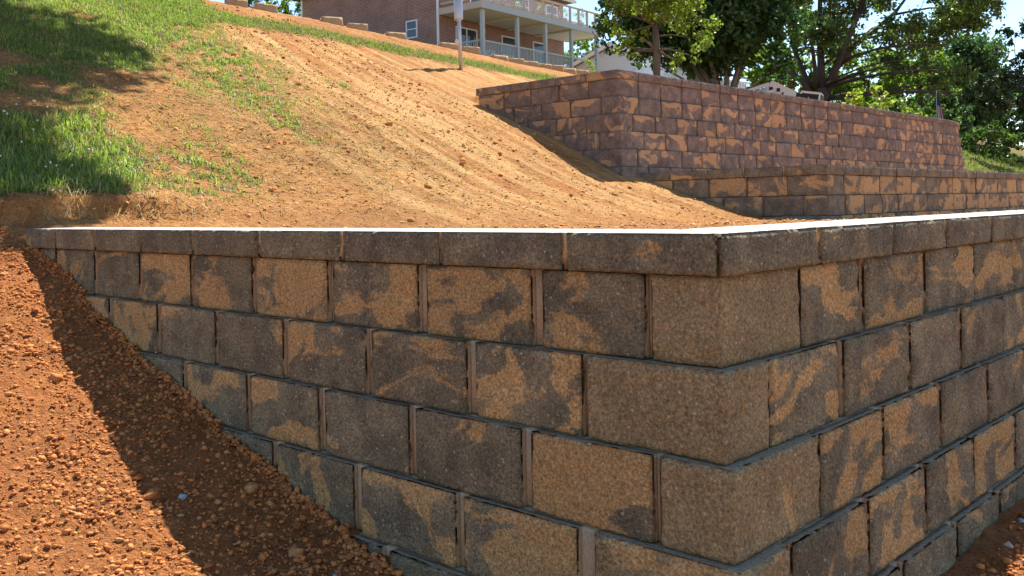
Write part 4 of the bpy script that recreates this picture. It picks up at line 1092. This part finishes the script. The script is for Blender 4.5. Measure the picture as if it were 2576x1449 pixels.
# shrubs
def shrub(label, px, Z, rpx, top, mat, n, per, leaf, seed, name='shrub', ry=.8, group=None, rmin=.16, rmax=.26):
    x = (px-1288)/FPX*Z; y = Z; K = Z/FPX; g = gxy(x, y)-EYE
    yh = 517-.0193*(px-1288)
    zt = (yh-top)*K-g; rx = rpx*K
    cl = crown(n, (0, 0, zt*.5), (rx*.85, rx*ry, zt*.46), max(rx, zt*.5)*rmin, max(rx, zt*.5)*rmax, seed, lambda a, b, c: c > .12)
    tree(name, label, 'shrub', x, y, [([(0,0,0), (.03,0,zt*.25), (0,.02,zt*.5)], .03, .015)], [([(0,0,.05), (rx*.35*s, .1*s, zt*.35), (rx*.55*s, 0, zt*.65)], .02, .008) for s in (-1, 1)], cl, per, leaf, mat, 'bark', hollow=.35, group=group)
shrub('bright yellow green large leaved shrub in sun behind the tall wall', 2185, 20.5, 64, 192, 'lf_shrub', 30, 800, .14, 51)
shrub('smaller sunlit yellow green shrub sprays right of the large leaved shrub', 2290, 19.5, 44, 255, 'lf_shrub', 14, 700, .11, 52)
shrub('dull green shrub between the yellow shrubs and the flag', 2255, 25, 75, 225, 'lf_oak', 22, 520, .11, 53)
shrub('rounded green shrub at the edge of the lawn at right', 2490, 25.5, 85, 298, 'lf_hedge', 60, 1300, .10, 54, rmin=.14, rmax=.22)
shrub('low dark shrub at the lawn edge nearest the right border', 2575, 26, 40, 355, 'lf_hedge', 18, 800, .09, 55)
shrub('small climbing plant with bright leaves under the house deck end', 1490, 50, 13, 140, 'lf_shrub', 10, 500, .12, 56)
shrub('tiny dark conifer at the foot of the house downspout', 1111, 47.6, 6, 98, 'lf_dark', 7, 700, .09, 57)
shrub('tiny dark conifer beside the lower deck door', 1136, 48.6, 5, 96, 'lf_dark', 7, 700, .09, 58)

# potted plants on the upper deck
for i, (s_, big, lab) in enumerate(((2.0, .28, 'white flowering plant in a pot on the upper deck'), (3.6, .34, 'yellow leaved plant in a terracotta pot on the upper deck'), (5.3, .32, 'tall pale grass in a pot on the upper deck'), (7.7, .30, 'plant with pale blooms in a pot on the upper deck'), (9.4, .42, 'bushy plant in a pot near the right end of the upper deck'))):
    t = thing('potted_plant', lab, 'plant', hworld(s_, .32, DZ+.30), 0, 'potted plants on the upper deck')
    MB().tube([(0,0,0),(0,0,.22),(0,0,.30)], [.12,.16,.17], 12).build('pot', M['terracotta'], t)
    link('foliage', leaf_mesh('foliage', clump_points([(0, 0, .30+big*.8, big), (.08, 0, .30+big*1.5, big*.6)], 700, .2), .09, M['lf_shrub' if i != 4 else 'lf_oak']), t)

# tree out of frame on the left whose crown shades the turf
sdv = np.array([sun_dir.x, sun_dir.y, sun_dir.z])
sh = [(9.6,1.1,.85,8),(8.9,1.7,.85,7.5),(8.0,1.6,.85,7),(9.2,.1,1.2,8),(7.6,.3,1.0,7.5),(6.7,.75,.8,7),(7.35,1.75,.55,6.6),(5.9,.1,.8,7),(5.2,-.2,.75,6.6),(4.75,-.2,.55,6.4),(5.1,.45,.38,6.2),(4.6,.40,.36,6.1),
      (6.2,-1.2,1.0,7),(4.9,-1.3,.8,6.6),(7.9,-1.4,1.2,8),(4.35,-.75,.45,6.2),(10.4,-.6,1.2,8.5),(6.9,-2.2,1.0,7.6),(4.25,.05,.28,6.0),(8.6,2.35,.45,6.8)]
ta_, tb_ = 9.6, -1.2; bx_, by_, bz_ = W(ta_, tb_, gz(ta_, tb_)-.1)
cl = []
for (a_, b_, r_, h_) in sh:
    p = np.array(W(a_, b_, gz(a_, b_)))+sdv*(h_/sdv[2]); cl.append((p[0]-bx_, p[1]-by_, p[2]-bz_, r_*.92))
cc = np.mean([c[:3] for c in cl], axis=0)
t = tree('overhanging_tree', 'broad tree standing left of the view that shades the turf', 'tree', bx_, by_, [([(0,0,0), (.1,.1,2.2), tuple(cc*np.array([.25,.25,.55]))], .22, .15)],
     [([tuple(cc*np.array([.22,.22,.5])), tuple((np.array(c[:3])*.6+cc*.3)*np.array([1,1,.95])), c[:3]], .07, .02) for c in cl[::2]], cl, 1500, .16, 'lf_oak', 'bark', hollow=.1, lump=.8, twigs=False, base_z=bz_)
for o in list(scene.objects):
    if 'base' in o: del o['base']; del o['tint']
